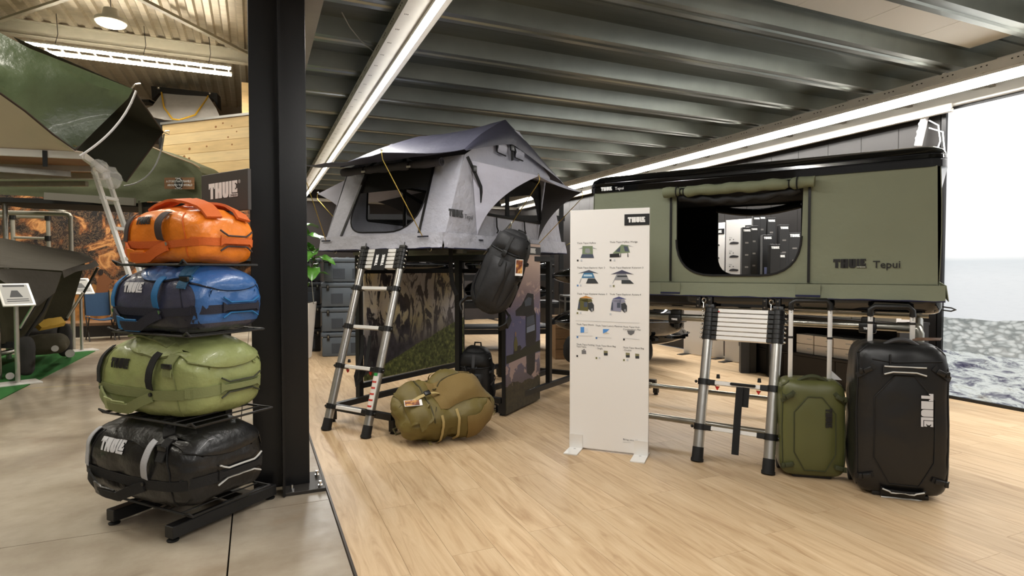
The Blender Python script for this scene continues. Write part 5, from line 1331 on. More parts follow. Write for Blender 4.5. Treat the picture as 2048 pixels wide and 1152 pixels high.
# planter with a fiddle-leaf fig
pp = gnd(617, 719)
t = thing('planter', 'white tapered planter with a ring on its front beside the pillar', 'planter', (pp.x - .10, pp.y + .16, 0), R(-20))
b = MB(); b.prism([(-.12, -.12, 0), (.12, -.12, 0), (.12, .12, 0), (-.12, .12, 0)], (0, 0, .01))
r0, r1 = .125, .185
for s in ((-1, -1), (1, -1), (1, 1), (-1, 1)): pass
def taper(b, r0, r1, z0, z1):
    A = [b.bm.verts.new(V((x * r0, y * r0, z0))) for x, y in ((-1, -1), (1, -1), (1, 1), (-1, 1))]; B = [b.bm.verts.new(V((x * r1, y * r1, z1))) for x, y in ((-1, -1), (1, -1), (1, 1), (-1, 1))]
    for k in range(4): b.bm.faces.new((A[k], A[(k + 1) % 4], B[(k + 1) % 4], B[k]))
    b.bm.faces.new(B)
taper(b, r0, r1, .01, .76); b.build('pot', M('white_planter', (232, 226, 218), .5), t, False)
MB().box((0, 0, .762), (.34, .34, .004)).build('soil', M('dark_soil', (40, 30, 22), .95, 0, .5, 40), t, False)
b = MB(); b.tube([(.06 + .045 * cos(a), -.165, .40 + .045 * sin(a)) for a in [i * pi / 8 for i in range(16)]], .007, 6, True); b.build('ring_handle', m_chrome, t)
f = thing('fiddle_leaf_fig', 'green fiddle leaf fig growing in the white planter', 'plant', (pp.x - .10, pp.y + .16, .76), 0)
stems = []
for k, (dx, dy, hh) in enumerate(((.02, 0, 1.05), (.22, -.05, .72), (-.16, .04, 1.0))):
    pts = [V((0.03 * (k - 1), 0, -.02)), V((dx * .4, dy, hh * .4)), V((dx * .9, dy, hh * .8)), V((dx, dy, hh))]; stems.append(pts)
    MB().tube(pts, [.014, .011, .008, .005], 6).build('stem', M('fig_bark', (96, 84, 64), .8), f)
lm = M('fig_leaf', (70, 122, 34), .38, 0, .3, 20, .25, 5, coat=.2)
def leaf_me(L, W_):
    b = MB()
    def fn(u, v):
        w = W_ * (sin(pi * min(1, u * 1.02)) ** .7) * (.62 + .5 * u); x = (v - .5) * w
        return V((x, L * u, .05 * L * sin(u * 5) - .35 * L * u * u + abs(v - .5) * w * .35 + .012 * sin(u * 18) * abs(v - .5) * 2))
    b.grid(fn, 10, 6, .0015); return b.mesh('leaf', lm, ang=60)
LM = [leaf_me(.28, .19), leaf_me(.34, .23), leaf_me(.23, .16)]
rl_ = random.Random(8)
for pts in stems:
    for i in range(12):
        s = .30 + .70 * i / 11; q = dense(pts, 8); p = q[int(s * (len(q) - 1))]
        o = obj('leaf', LM[i % 3], f); o.location = p; o.rotation_euler = (rl_.uniform(-.1, .9), rl_.uniform(-.4, .4), i * 2.4 + rl_.uniform(-.4, .4))
        sc = rl_.uniform(.85, 1.2); o.scale = (sc, sc, sc)
MB().cyl((.18, -.1, -.02), (.13, -.1, .62), .006, seg=6).build('support_cane', m_steel, f)

# roof boxes on black racks behind the grey tent
def roof_box(label, loc, rot, L=1.9, W_=.72, h=.34, roll=0, group='black roof boxes on the racks'):
    t = thing('roof_box', label, 'roof box', loc, 0, group); t.rotation_euler = (roll, 0, rot)
    b = MB()
    prof = []
    def fn(u, v):
        a = v * 2 * pi; x = -L / 2 + L * u
        e = max(0.02, (1 - abs(2 * u - 1) ** 5)) ** .5; nose = 1 - .35 * max(0, u - .55) / .45
        return V((x, W_ / 2 * e * (abs(cos(a)) ** .45) * (1 if cos(a) > 0 else -1), h / 2 * e * nose * (abs(sin(a)) ** .6) * (1 if sin(a) > 0 else -1) + h / 2 - (h / 2 * (1 - nose) if sin(a) > 0 else 0)))
    b.grid(fn, 22, 28); bmesh.ops.remove_doubles(b.bm, verts=b.bm.verts, dist=.0005); b.build('shell', m_blackgloss, t, ang=70)
    b = MB(); pts = []
    for i in range(28):
        a = i * 2 * pi / 28; pts.append((L * .485 * (abs(cos(a)) ** .35) * (1 if cos(a) > 0 else -1), W_ * .5 * (abs(sin(a)) ** .5) * (1 if sin(a) > 0 else -1), h * .46))
    b.tube(pts, .008, 5, True); b.build('seam', M('dark_grey_trim', (52, 52, 54), .35), t)
    b = MB(); put_logo(b, (L * .10, -W_ * .505, h * .54), X, Z, .03); b.build('logo', M('grey_print', (120, 120, 122), .4), t, False, norm=False)
    return t
rk = thing('storage_rack', 'black steel storage rack with shelves behind the frame of the grey tent', 'rack', (2.92, 8.5, 0), R(-18))
for x in (-1.5, -.1, 1.4):
    for y in (-.4, .4): MB().box((x, y, 1.1), (.06, .06, 2.2)).build('upright', m_black, rk, False)
for z in (.30, .68, 1.08, 1.50, 1.95):
    for y in (-.4, .4): MB().box((-.05, y, z), (3.0, .05, .07)).build('shelf_beam', m_black, rk, False)
    MB().box((-.05, 0, z + .042), (2.94, .74, .012)).build('shelf_board', M('dark_shelf_board', (30, 28, 27), .6), rk, False)
RKF = Fr(2.92, 8.5, -18)
for i, (x, z, lb_) in enumerate(((-.82, .36, 'on the lowest shelf of the rack, left bay'), (-.82, .745, 'on the second shelf of the rack, left bay'), (-.80, 1.14, 'on the third shelf of the rack, left bay'), (.66, .745, 'on the second shelf of the rack, right bay'), (.68, 1.14, 'on the third shelf of the rack, right bay'), (.66, 1.56, 'on the fourth shelf of the rack, right bay'), (-.8, 1.56, 'on the fourth shelf of the rack, left bay'))):
    w = RKF.w((x, -.02, z)); roof_box('glossy black roof box ' + lb_, w, R(-18), 1.36, .62, .30)
# glossy roof boxes and case right of the photo panel, seen end on
c = at(1128, 585, 7.3); roof_box('glossy black roof box pointing out above the silver case', (c.x + .55, c.y - .18, .98), R(-18) + pi, 1.5, .7, .33)
c = at(1128, 665, 7.0); roof_box('glossy black roof box lying low left of the white product board', (c.x + .62, c.y - .2, .42), R(-18) + pi, 1.6, .75, .40)
c1, c2 = at(1128, 585, 7.3), at(1128, 665, 7.0)
bs = thing('box_stand', 'black two tier stand holding the roof boxes behind the white product board', 'rack', (0, 0, 0))
for cc_, zz in ((V((c1.x + .55, c1.y - .18, 0)), .965), (V((c2.x + .62, c2.y - .2, 0)), .405)):
    f_ = Fr(cc_.x, cc_.y, -18)
    for xx in (-.35, .35):
        MB().bar(f_.w((xx, -.38, zz)), f_.w((xx, .40, zz)), .04, .03).build('arm', m_black, bs, False)
        MB().bar(f_.w((xx, .42, 0)), f_.w((xx, .42, zz + .015)), .05, .05).build('upright', m_black, bs, False)
c = at(1300, 668, 7.6); roof_box('glossy black roof box on the floor between the white board and the short ladder', (c.x + .05, c.y + .45, .20), R(-60), 1.5, .7, .38)
c = at(1124, 622, 8.1)
t = thing('metal_case', 'silver edged black case standing on the wooden crate', 'case', (c.x + .30, c.y - .02, .555), R(-18))
MB().box((0, 0, .15), (.55, .4, .29), bev=.006).build('body', m_black, t); b = MB()
for z in (.012, .288, .22):
    for s in (-1, 1): b.box((0, s * .2, z), (.56, .012, .022)); b.box((s * .275, 0, z), (.012, .41, .022))
for sx in (-1, 1):
    for sy in (-1, 1): b.box((sx * .272, sy * .2, .15), (.022, .022, .29))
b.build('edge_profile', m_alu, t, False); MB().box((-.17, -.21, .20), (.06, .02, .07), bev=.004).build('latch', m_alu_lt, t)
t = thing('wooden_crate', 'plain wooden crate under the silver edged case', 'crate', (c.x + .40, c.y, 0), R(-18))
wc = M('crate_board', (150, 118, 84), .7, 0, .1, 30, .15, 3, stretch=(1, 8, 8))
for i in range(4):
    MB().box((0, -.30, .07 + i * .137), (1.0, .02, .13)).build('board', wc, t, False); MB().box((0, .30, .07 + i * .137), (1.0, .02, .13)).build('board', wc, t, False)
for s in (-1, 1): MB().box((s * .49, 0, .275), (.02, .58, .55)).build('end_board', wc, t, False)
MB().box((0, 0, .545), (1.0, .62, .018)).build('top_board', wc, t, False)
c = gnd(1110, 722)
t = thing('soft_bag', 'black soft bag lying on the floor under the low roof box', 'bag', (c.x + .42, c.y - .62, 0), R(-18))
mb, bv = soft((1.1, .5, .42), 3.2, 14, None, .02, 5, 3); [setattr(v.co, 'z', v.co.z + .21) for v in mb.bm.verts]; mb.build('body', M('black_soft_bag', (20, 20, 21), .8, 0, .4, 15), t, ang=60)
b = MB(); b.box((-.16, -.262, .22), (.05, .01, .10)); b.build('patch', M('grey_patch', (70, 70, 72), .6), t, False)
# white product boards along the right wall and black display cabinets
def small_board(label, a, h, pr, py_):
    f = Fr(a.x, a.y, -76); wd = f.px(pr, py_, 1, 0).x; t = thingf('product_board', label, 'sign', f, 'white product boards by the right wall')
    MB().box((wd / 2, .01, h / 2 + .01), (wd, .019, h), bev=.0015, seg=1).build('board', m_white, t, False)
    for x in (.05, wd - .05):
        b = MB(); b.box((x, -.04, .004), (.09, .24, .007)); b.build('foot', m_plastic, t, False)
    b = MB(); b.box((wd - .085, -.001, h - .11), (.17, .003, .075)); b.build('brand_block', m_ink, t, False)
    b = MB(); put_logo(b, (wd - .155, -.004, h - .128), X, Z, .036); b.build('logo', m_whiteprint, t, False, norm=False)
    b = MB(); k = MB(); g = MB()
    for r in range(6):
        for c_ in range(3):
            x0 = .05 + c_ * .19; z = h - .30 - r * .175
            if x0 + .14 > wd: continue
            put_text(b, 'Thule', (x0, -.002, z + .075), X, Z, .018)
            for q in (0, .05): b.box((x0 + .012 + q, -.001, z + .055), (.012, .001, .012))
            pts = [(x0, -.0015, z), (x0 + .02, -.0015, z + .02), (x0 + .06, -.0015, z + .028), (x0 + .13, -.0015, z + .018), (x0 + .14, -.0015, z + .004), (x0 + .12, -.0015, z - .006), (x0 + .02, -.0015, z - .006)]
            k.face(pts)
    b.build('lettering', M('print_charcoal', 0), t, False, norm=False); k.build('printed_roof_box', M('print_box', (58, 56, 58), .5), t, False, norm=False); g.bm.free()
    b = MB(); put_text(b, 'Bring your life', (wd * .55, -.002, .12), X, Z, .022); b.build('slogan', M('print_charcoal', 0), t, False, norm=False)
    if wd > .7: MB().box((wd * .28, -.0012, .30 + .18), (wd * .40, .001, .16)).build('printed_grey_field', M('print_soft_grey', (198, 196, 196), .6), t, False)
a1 = gnd(1367, 707); a2 = gnd(1449, 722)
small_board('white product board seen left through the olive tent window', a1, 1.83, 1446, 722)
small_board('white product board seen right through the olive tent window', a2, 1.84, 1512, 735)
cabm = M('black_brown_cabinet', (26, 22, 21), .6, 0, .03, 30)
CF = Fr(5.38, 5.46, -91)
t = thingf('display_cabinet', 'long low black cabinet with a recessed shelf by the right wall', 'cabinet', CF)
CL = 1.95
for i in range(3):
    MB().box((CL / 6 + i * CL / 3, .20, .14), (CL / 3 - .006, .38, .27), bev=.003, seg=1).build('base_box', cabm, t, False)
MB().box((CL / 2, .20, .288), (CL + .02, .40, .02)).build('shelf', cabm, t, False)
MB().box((CL / 2, .395, .50), (CL, .02, .42)).build('back_panel', cabm, t, False)
for x in (.0, .50, .72, CL): MB().box((x, .20, .49), (.025, .40, .40)).build('upright', cabm, t, False)
MB().box((.25, .02, .49), (.46, .02, .38)).build('door', cabm, t, False)
MB().box((CL / 2, .20, .70), (CL + .03, .42, .025)).build('top', cabm, t, False)
b = MB(); put_logo(b, (.645, .01, .40), Z, V((-1, 0, 0)), .045); 
for f_ in b.bm.faces: pass
b.build('logo', m_whiteprint, t, False, norm=False)
MB().box((.61, .018, .49), (.2, .012, .38)).build('sign_strip', m_black, t, False)
wbm = M('white_carton', (228, 220, 212), .6)
k = 0
for r in range(2):
    for c_ in range(5):
        w = CF.w((.87 + c_ * .23, .16, .30 + r * .103)); k += 1
        t = thing('carton', 'small white carton on the cabinet shelf, %s in the %s row' % (('leftmost', 'second from left', 'middle one', 'second from right', 'rightmost')[c_], ('lower', 'upper')[r]), 'box', w, CF.ang, 'small white cartons on the cabinet shelf')
        MB().box((0, 0, .05), (.215, .16, .098), bev=.002, seg=1).build('body', wbm, t, False); MB().box((.06, -.0805, .055), (.06, .001, .012)).build('label', M('print_light_grey', 0), t, False)
k = 0
for r in range(2):
    for c_ in range(5):
        w = CF.w((.86 + c_ * .23, .16, .714 + r * .086))
        t = thing('carton', 'flat white carton in %s row, %s, on top of the cabinet' % (('bottom', 'top')[r], ('leftmost', 'second from left', 'middle one', 'second from right', 'rightmost')[c_]), 'box', w, CF.ang, 'white cartons on top of the cabinet')
        MB().box((0, 0, .042), (.215, .2, .08), bev=.002, seg=1).build('body', wbm, t, False); MB().box((0, -.1005, .07), (.20, .001, .008)).build('label', m_ink, t, False)
# boxes of roof bars standing behind the window of the olive tent
bxm = M('black_carton', (24, 24, 25), .5); blm = M('carton_blue', (120, 128, 170), .5)
BF = Fr(*gnd(1496, 725).xy, -50)
spec = [(1492, 455, .12), (1507, 452, .10), (1512, 431, .10), (1523, 430, .10), (1533, 470, .13), (1548, 489, .13), (1559, 506, .13), (1541, 436, .12), (1566, 450, .13), (1586, 466, .16)]
names = ['leftmost', 'second', 'tall third', 'tall fourth', 'fifth', 'sixth', 'seventh', 'tallest eighth', 'ninth', 'last']
for i, (px, py, w_) in enumerate(spec):
    dpt = 6.9 + (.35 if i in (2, 3, 7) else 0) - (.25 if i in (5, 6) else 0)
    top = at(px, py, dpt); hh = top.z
    t = thing('roof_bar_carton', 'narrow black carton standing in the window view, %s from the left' % names[i], 'box', (top.x, top.y, 0), R(-35), 'tall cartons seen through the olive tent window')
    MB().box((0, 0, hh / 2), (w_ * .82, w_, hh), bev=.003, seg=1).build('body', bxm, t, False)
    b = MB(); put_logo(b, (-w_ * .32, -w_ / 2 - .002, hh - .05), X, Z, w_ * .20); b.build('logo', m_whiteprint, t, False, norm=False)
    if i in (4, 5, 6):
        MB().box((-.02, -w_ / 2 - .001, hh * .5 - .1), (.028, .002, hh - .55)).build('blue_stripe', blm, t, False); MB().box((.022, -w_ / 2 - .001, hh * .5 - .1), (.008, .002, hh - .55)).build('white_stripe', m_whiteprint, t, False)
    else:
        b = MB()
        for zz in (.18, .32, .46): b.box((0, -w_ / 2 - .001, hh - zz), (w_ * .3, .002, .018))
        b.build('label', M('pale_label', (112, 108, 104), .5), t, False)
# power strip and leads at the end of the dark wall
c = at(1866, 238, 0.5); ppos = V((5.90, 3.62, 2.60))
t = thing('power_strip', 'white power strip hanging at the top edge of the light wall', 'power strip', ppos)
b = MB(); b.bar((0, .03, .12), (-.0, .10, -.20), .055, .045, bev=.004); b.build('housing', m_whiteprint, t)
b = MB()
for s in (.0, -.07, -.13): b.cyl((-.03, .065 - s * .2, s), (-.034, .065 - s * .2, s), .018, seg=12)
b.build('socket', M('socket_grey', (190, 190, 188), .5), t)
for k, pts in enumerate(([(0, 0, .02), (-.03, -.10, -.05), (-.03, -.12, -.2), (-.02, -.03, -.45), (-.03, .0, -.75)], [(0, -.0, -.05), (-.03, -.14, -.12), (-.03, -.16, -.3), (-.02, -.02, -.5)])):
    b = MB(); b.tube([ppos + V(p) for p in pts], .006, 6); o = b.build('power_lead', m_whiteprint); tag(o, ('longer', 'shorter')[k] + ' white lead hanging from the power strip', 'cable', 'white leads by the light wall')
# ================================================================== THE HALL ON THE LEFT
t = MB(); t.box((-6.5, 7.6, .004), (8.66, 5.7, .008)); o = t.build('carpet', M('green_needle_felt', (44, 110, 46), .95, 0, .4, 120, .1, 20), smooth=False); tag(o, 'green felt carpet on the concrete floor under the dark tent', 'carpet')
# mural of lit tree roots
def mural_mat():
    t = NT('orange_roots_picture'); v = t.coord(); s = t.sep(v)
    a = t.noise(t.coord((1, 1, 1.2)), 1.15, 9, .62, 2.2)
    c = t.ramp(a, [(.42, lin((20, 16, 18))), (.50, lin((48, 30, 20))), (.555, lin((140, 84, 44))), (.60, lin((214, 154, 92))), (.66, lin((150, 92, 46))), (.74, lin((60, 38, 24)))])
    d = t.noise(t.coord((1, 1, 1)), 5.5, 8, .7, 2.6); tw = t.ramp(d, [(.49, (0, 0, 0, 1)), (.505, (1, 1, 1, 1)), (.52, (0, 0, 0, 1))])
    c = t.mix(t.math('MULTIPLY', tw, .7), c, lin((190, 152, 112)))
    lo = t.math('LESS_THAN', t.math('ADD', s[2], t.math('MULTIPLY', a, .8)), 1.25)
    g = t.ramp(t.noise(v, 7, 7), [(.35, lin((112, 70, 30))), (.6, lin((178, 124, 62))), (.75, lin((120, 84, 40)))])
    c = t.mix(lo, c, g); t.base(c); t.b.inputs['Roughness'].default_value = .7; return t.m
mu = sroot('wall_mural')
MB().box((-4.6, 13.45, 1.35), (9.4, .05, 2.5)).build('printed_picture', mural_mat(), mu, False)
MB().box((-4.6, 13.1, .10), (9.4, .8, .20)).build('plinth', M('dark_plinth', (30, 26, 24), .6), mu, False)
MB().box((-4.6, 13.1, .225), (9.4, .8, .05)).build('plinth_board', M('brown_plank', (136, 104, 76), .6, 0, .1, 20, .2, 2), mu, False)
# printed man in the picture
pf = lambda px, py: (lambda r: V((0, 0, EYE)) + r * (13.42 / r.y))(ray(px, py))
b = MB(); b.face([pf(*p) for p in ((190, 608), (193, 572), (196, 557), (199, 551), (205, 549), (213, 551), (221, 557), (226, 563), (217, 570), (218, 582), (212, 608))]); b.build('printed_man', M('print_skin_brown', (122, 76, 44), .7), mu, False, norm=False)
b = MB(); b.face([pf(*p) + V((0, -.005, 0)) for p in ((197, 548), (196, 542), (200, 538), (205, 539), (207, 545), (204, 550), (199, 551))]); b.build('printed_head', M('print_hair', (34, 22, 18), .7), mu, False, norm=False)
# folding chairs standing on the plinth
def camp_chair(label, px, py, d, col, w):
    c = at(px, py, d); t = thing('camp_chair', label, 'chair', (c.x, c.y, 0), R(20))
    m = M(col[0], col[1], .8, 0, .2, 20)
    b = MB(); b.grid(lambda u, v: (-w / 2 + w * u, -.2 + .4 * v, .40 - .05 * sin(pi * u)), 6, 4, .01); b.build('seat', m, t)
    b = MB(); b.grid(lambda u, v: (-w / 2 + w * u, .2 + .10 * v, .42 + .40 * v - .02 * sin(pi * u)), 6, 4, .01); b.build('backrest', m, t)
    for s in (-1, 1):
        for k in (-1, 1): MB().tube([(s * w / 2, -.2 * k, 0), (s * w / 2, .2 * k, .42)], .010, 6).build('leg', m_plastic, t)
        MB().tube([(s * w / 2, .2, .42), (s * w / 2, .31, .84)], .010, 6).build('back_post', m_plastic, t)
camp_chair('blue camp chair standing before the picture of roots', 204, 600, 10.15, ('chair_blue', (34, 64, 96)), .42)
camp_chair('beige camp chair half hidden by the blue duffel bag', 252, 600, 10.35, ('chair_beige', (128, 112, 78)), .40)
# information stands
def info_stand(label, px, py, h, rot):
    g = gnd(px, py); t = thing('info_stand', label, 'stand', g, rot)
    MB().box((0, 0, .009), (.36, .28, .018), bev=.004).build('base', m_alu_lt, t); MB().cyl((0, 0, .018), (0, 0, h), .022, seg=14).build('post', m_alu, t)
    q = Matrix.Rotation(R(38), 3, 'X'); b = MB(); b.box((0, -.01, h + .02), (.27, .36, .018), q, .003, 1); f = b.build('sign_frame', m_alu_lt, t, False)
    n = q @ Z; e = q @ Y; c = V((0, -.01, h + .02)) + n * .0095
    b = MB(); b.face([c - X * .115 - e * .16, c + X * .115 - e * .16, c + X * .115 + e * .16, c - X * .115 + e * .16]); b.build('sheet', M('info_sheet', (196, 196, 194), .6), f, False, norm=False)
    b = MB(); c2 = c + n * .001
    for yy, ww, hh in ((.12, .18, .03), (-.02, .08, .0), (-.09, .18, .012), (-.12, .18, .012)):
        if hh: b.face([c2 - X * ww / 2 + e * yy, c2 + X * ww / 2 + e * yy, c2 + X * ww / 2 + e * (yy + hh), c2 - X * ww / 2 + e * (yy + hh)])
    b.face([c2 - X * .06 - e * .05, c2 + X * .05 - e * .05, c2 + X * .02 + e * .06, c2 - X * .03 + e * .06]); b.build('printed_block', M('info_print', (70, 72, 76), .6), f, False, norm=False)
info_stand('silver information stand on the green carpet before the dark tent', 36, 768, .92, R(28))
info_stand('silver information stand at the far end of the dark tent', 164, 702, .94, R(28))

# ---- dark tent low on the left
m_dt = M('dark_olive_tent_cloth', (64, 59, 50), .7, 0, .4, 5, .1, 3, bd=.03); m_dt2 = M('olive_tent_wall', (66, 60, 42), .8, 0, .4, 6, .1, 3, bd=.03)
def sheet(name, mat, par, rows, nu=8, nv=8, thick=.004, sag=0, ang=60, seed=0, wr=.012):
    """smooth sheet through a lattice of points"""
    R_ = [[V(p) for p in r] for r in rows]
    def lerp_row(r, u):
        s = u * (len(r) - 1); i = min(int(s), len(r) - 2); return r[i].lerp(r[i + 1], s - i)
    def fn(u, v):
        s = v * (len(R_) - 1); j = min(int(s), len(R_) - 2); f = s - j
        p = lerp_row(R_[j], u).lerp(lerp_row(R_[j + 1], u), f)
        return p + Z * (-sag * sin(pi * u) * sin(pi * v)) + V((1, .6, 1)) * wr * noise.noise(V((u * 5 + seed, v * 5, seed * 3.3))) * min(1, 6 * min(u, 1 - u)) * min(1, 6 * min(v, 1 - v))
    b = MB(); b.grid(fn, nu, nv, thick); return b.build(name, mat, par, ang=ang)
t = thing('low_tent', 'dark olive tent with open hood and yellow mattress on the green carpet', 'tent', (0, 0, 0))
A = lambda px, py, d: at(px, py, d)
# roof: far ridge to near eave, then the hood at the right end
far = [A(-120, 470, 7.4), A(0, 476, 7.6), A(95, 494, 7.9), A(165, 506, 8.1)]
mid_ = [A(-120, 492, 6.9), A(0, 494, 7.1), A(70, 506, 7.4), A(190, 520, 7.9)]
near = [A(-120, 532, 6.2), A(-10, 535, 6.3), A(60, 538, 6.5), A(124, 542, 6.7)]
sheet('roof', m_dt, t, [far, mid_, near], 14, 10, seed=1)
sheet('hood', m_dt, t, [[A(124, 542, 6.7), A(150, 532, 7.2), A(178, 528, 7.6), A(190, 520, 7.9)], [A(127, 556, 6.72), A(152, 543, 7.2), A(182, 538, 7.6), A(198, 531, 7.95)]], 10, 3, seed=4, wr=.004)
sheet('roof_flap', m_dt, t, [[A(-30, 536, 6.25), A(60, 540, 6.5), A(124, 545, 6.7)], [A(0, 560, 6.25), A(66, 600, 6.42), A(110, 585, 6.6)], [A(60, 598, 6.3), A(70, 610, 6.4), A(76, 612, 6.45)]], 8, 8, seed=6)
# front wall and inside
sheet('front_wall', m_dt2, t, [[A(-120, 536, 6.3), A(0, 545, 6.36), A(70, 560, 6.55), A(122, 556, 6.75)], [A(-120, 640, 6.3), A(0, 640, 6.4), A(60, 645, 6.6), A(86, 640, 6.75)], [A(-120, 690, 6.3), A(-10, 690, 6.4), A(28, 684, 6.55), A(44, 676, 6.7)]], 10, 8, seed=9)
sheet('rear_wall', m_dt2, t, [[A(-100, 480, 8.0), A(90, 500, 8.3), A(172, 520, 8.4)], [A(-100, 665, 8.0), A(90, 655, 8.3), A(136, 640, 8.4)]], 8, 6, seed=12)
b = MB(); b.prism([A(-120, 684, 6.3), A(26, 684, 6.5), A(140, 648, 8.2), A(-60, 652, 8.0)], (0, 0, -.07)); b.build('floor_tray', m_dark, t, False)
sheet('mattress', M('yellow_mattress', (176, 138, 34), .8, 0, .3, 20), t, [[A(64, 648, 7.0), A(118, 640, 7.6)], [A(78, 662, 6.95), A(128, 652, 7.5)]], 6, 4, .05)
for pts in ([A(120, 548, 6.72), A(88, 620, 6.65), A(46, 682, 6.55)], [A(196, 535, 7.92), A(165, 590, 8.0), A(132, 640, 8.05)], [A(70, 612, 6.5), A(52, 640, 6.5), A(40, 660, 6.5)]):
    MB().tube(pts, .016, 8).build('tent_pole', m_alu if pts[0].z > 1.0 and False else m_black, t)
MB().tube([A(68, 608, 6.4), A(40, 656, 6.45)], .014, 8).build('strut', m_alu, t)
MB().tube([A(166, 585, 7.9), A(134, 636, 7.9)], .014, 8).build('strut', m_alu, t)
for lab, px, py, d in (('boot_bag', 52, 712, 6.45), ('boot_bag', 130, 680, 7.6)):
    c = at(px, py, d); mb, bv = soft((.15, .12, .42), 3.5, 8, None, .008, 8, px); [setattr(v, 'co', v.co + c) for v in mb.bm.verts]; mb.build('boot_bag', M('dark_grey_nylon', (44, 42, 40), .8, 0, .3, 20), t, ang=60)
c = at(92, 688, 7.0); mb, bv = soft((.42, .3, .22), 3, 10, None, .02, 8, 5); [setattr(v, 'co', v.co + c) for v in mb.bm.verts]; mb.build('gathered_cloth', m_dt2, t, ang=60)
ts = thing('tent_stand', 'grey tube frame standing on the carpet under the dark tent', 'frame', (0, 0, 0))
for a_, b2 in ((gnd(-60, 740), gnd(-60, 740, .42)), (gnd(140, 707), gnd(140, 707, .62)), (gnd(110, 697), gnd(110, 697, .5)), (gnd(20, 752), gnd(20, 752, .36))): MB().cyl(a_, b2, .028, seg=12).build('leg', m_steel, ts)
MB().tube([at(-80, 724, 6.15), at(-20, 712, 6.35), at(34, 700, 6.6)], .028, 10).build('rail', m_steel, ts)

# ---- tube frame behind the dark tent
tp = thing('tube_rack', 'pale grey tube rack with clamps behind the dark tent', 'frame', (0, 0, 0))
m_tube2 = M('pale_grey_tube', (172, 168, 156), .45, .4)
d_ = 8.9
def gz(px, py, d): p = at(px, py, d); return V((p.x, p.y, 0))
MB().tube([at(-60, 424, d_), at(130, 428, d_), at(138, 430, d_), at(141, 436, d_)], .036, 10).build('top_rail', m_tube2, tp)
MB().tube([at(95, 416, d_ + .9), at(132, 426, d_ + .1)], .036, 10).build('top_rail', m_tube2, tp)
MB().tube([at(-60, 432, d_ + .9), at(97, 434, d_ + .9)], .03, 10).build('top_rail', m_tube2, tp)
for px, d, pt in ((25, d_ + .6, 430), (96, d_ + .6, 430), (141, d_, 432)): MB().cyl(gz(px, pt, d), at(px, pt, d), .03, seg=12).build('post', m_tube2, tp)
MB().tube([at(28, 475, d_ + .6), at(96, 477, d_ + .6)], .02, 8).build('mid_rail', m_tube2, tp)
for px, py in ((25, 434), (96, 436), (96, 477)):
    c = at(px, py, d_ + .6); MB().cyl(c - Z * .04, c + Z * .04, .045, seg=12).build('clamp', m_plastic, tp)

# ---- large green tent high on the left
m_pvc = M('dark_green_pvc', (74, 86, 62), .3, 0, .5, 3.5, .12, 3, coat=.15, bd=.05); m_pvi = M('shaded_tent_inside', (34, 36, 22), .8, 0, .3, 6)  # second cloth is darkened, the shade inside the tent is in its colour
m_cream = M('beige_tent_cloth', (216, 198, 182), .85, 0, .3, 5, .04, 2, bd=.02); m_ply = M('plywood_underside', (136, 92, 60), .6, 0, .05, 20, .2, 2, stretch=(1, 6, 1))
BT = thing('high_tent', 'large green tent with beige wall on an aluminium platform, open toward the ladder', 'tent', (0, 0, 0))
P2, P3, P5, P6 = A(266, 179, 5.35), A(150, 300, 5.0), A(326, 264, 6.7), A(252, 364, 6.5)
Q2, Q3 = A(-40, 45, 4.7), A(-40, 158, 4.35)
mid1 = P2.lerp(P3, .52) + V((-.03, 0, .02)); midQ = A(-40, 172, 4.45)
sheet('fly_side', m_pvc, BT, [[Q2, A(60, 98, 4.85), A(160, 137, 5.1), P2], [A(-40, 120, 4.58), A(60, 140, 4.78), A(160, 160, 5.02), P2.lerp(P3, .12) + V((.02, -.03, -.02))], [Q3, A(50, 222, 4.62), A(105, 268, 4.82), P3]], 24, 16, seed=21, wr=.05)
vec = (Q2 - P2) * .8
sheet('fly_far_roof', m_pvi, BT, [[P2, P2.lerp(Q2, .35), P2 + vec], [P5, P5 + vec * .45, P5 + vec]], 10, 6, seed=24)
sheet('fly_far_side', m_pvi, BT, [[P5, P5 + vec * .45, P5 + vec], [P6, P6 + vec * .45, P6 + vec]], 10, 6, seed=25)
MB().tube([P2, P2.lerp(P5, .5), P5, P5.lerp(P6, .5), P6], .008, 6).build('fly_hem', M('brown_binding', (58, 42, 34), .7), BT)
MB().tube([Q3, A(50, 222, 4.62) , A(105, 268, 4.82), P3, P3.lerp(P2, .5), P2], .008, 6).build('fly_hem', M('brown_binding', 0), BT)
b = MB(); b.lathe([(.012, -.003), (.018, 0), (.012, .003)], 12); b.build('eyelet', m_gold, BT, loc=P3 + V((.0, -.01, .03)))
b = MB(); arc = [P2 + V((0, 0, .02)), P2 + V((.04, -.02, .01))]
E0 = A(272, 182, 5.3); E1 = A(160, 312, 5.0)
cm_ = E0.lerp(E1, .5) + (A(248, 262, 5.15) - E0.lerp(E1, .5)) * .9
MB().tube([E0 * (1 - s) ** 2 + cm_ * 2 * s * (1 - s) + E1 * s * s for s in [i / 14 for i in range(15)]], .010, 8).build('awning_rod', M('white_coated_rod', (214, 214, 218), .35, .4), BT)
E0 = A(328, 268, 6.7); E1 = A(248, 372, 6.5); cm_ = A(318, 365, 6.6)
MB().tube([E0 * (1 - s) ** 2 + cm_ * 2 * s * (1 - s) + E1 * s * s for s in [i / 14 for i in range(15)]], .008, 8).build('awning_rod', M('grey_coated_rod', (140, 142, 140), .4, .4), BT)
b = MB(); b.tube([P5 + V((.02, 0, .01)), P5 + V((.06, 0, .02)), P5 + V((.06, .02, -.02)), P5], .006, 6); b.tube([P2 + V((-.02, 0, 0)), P2 + V((.02, .0, .05)), P2 + V((.06, 0, .06))], .007, 6); b.build('rod_hook', m_chrome, BT)
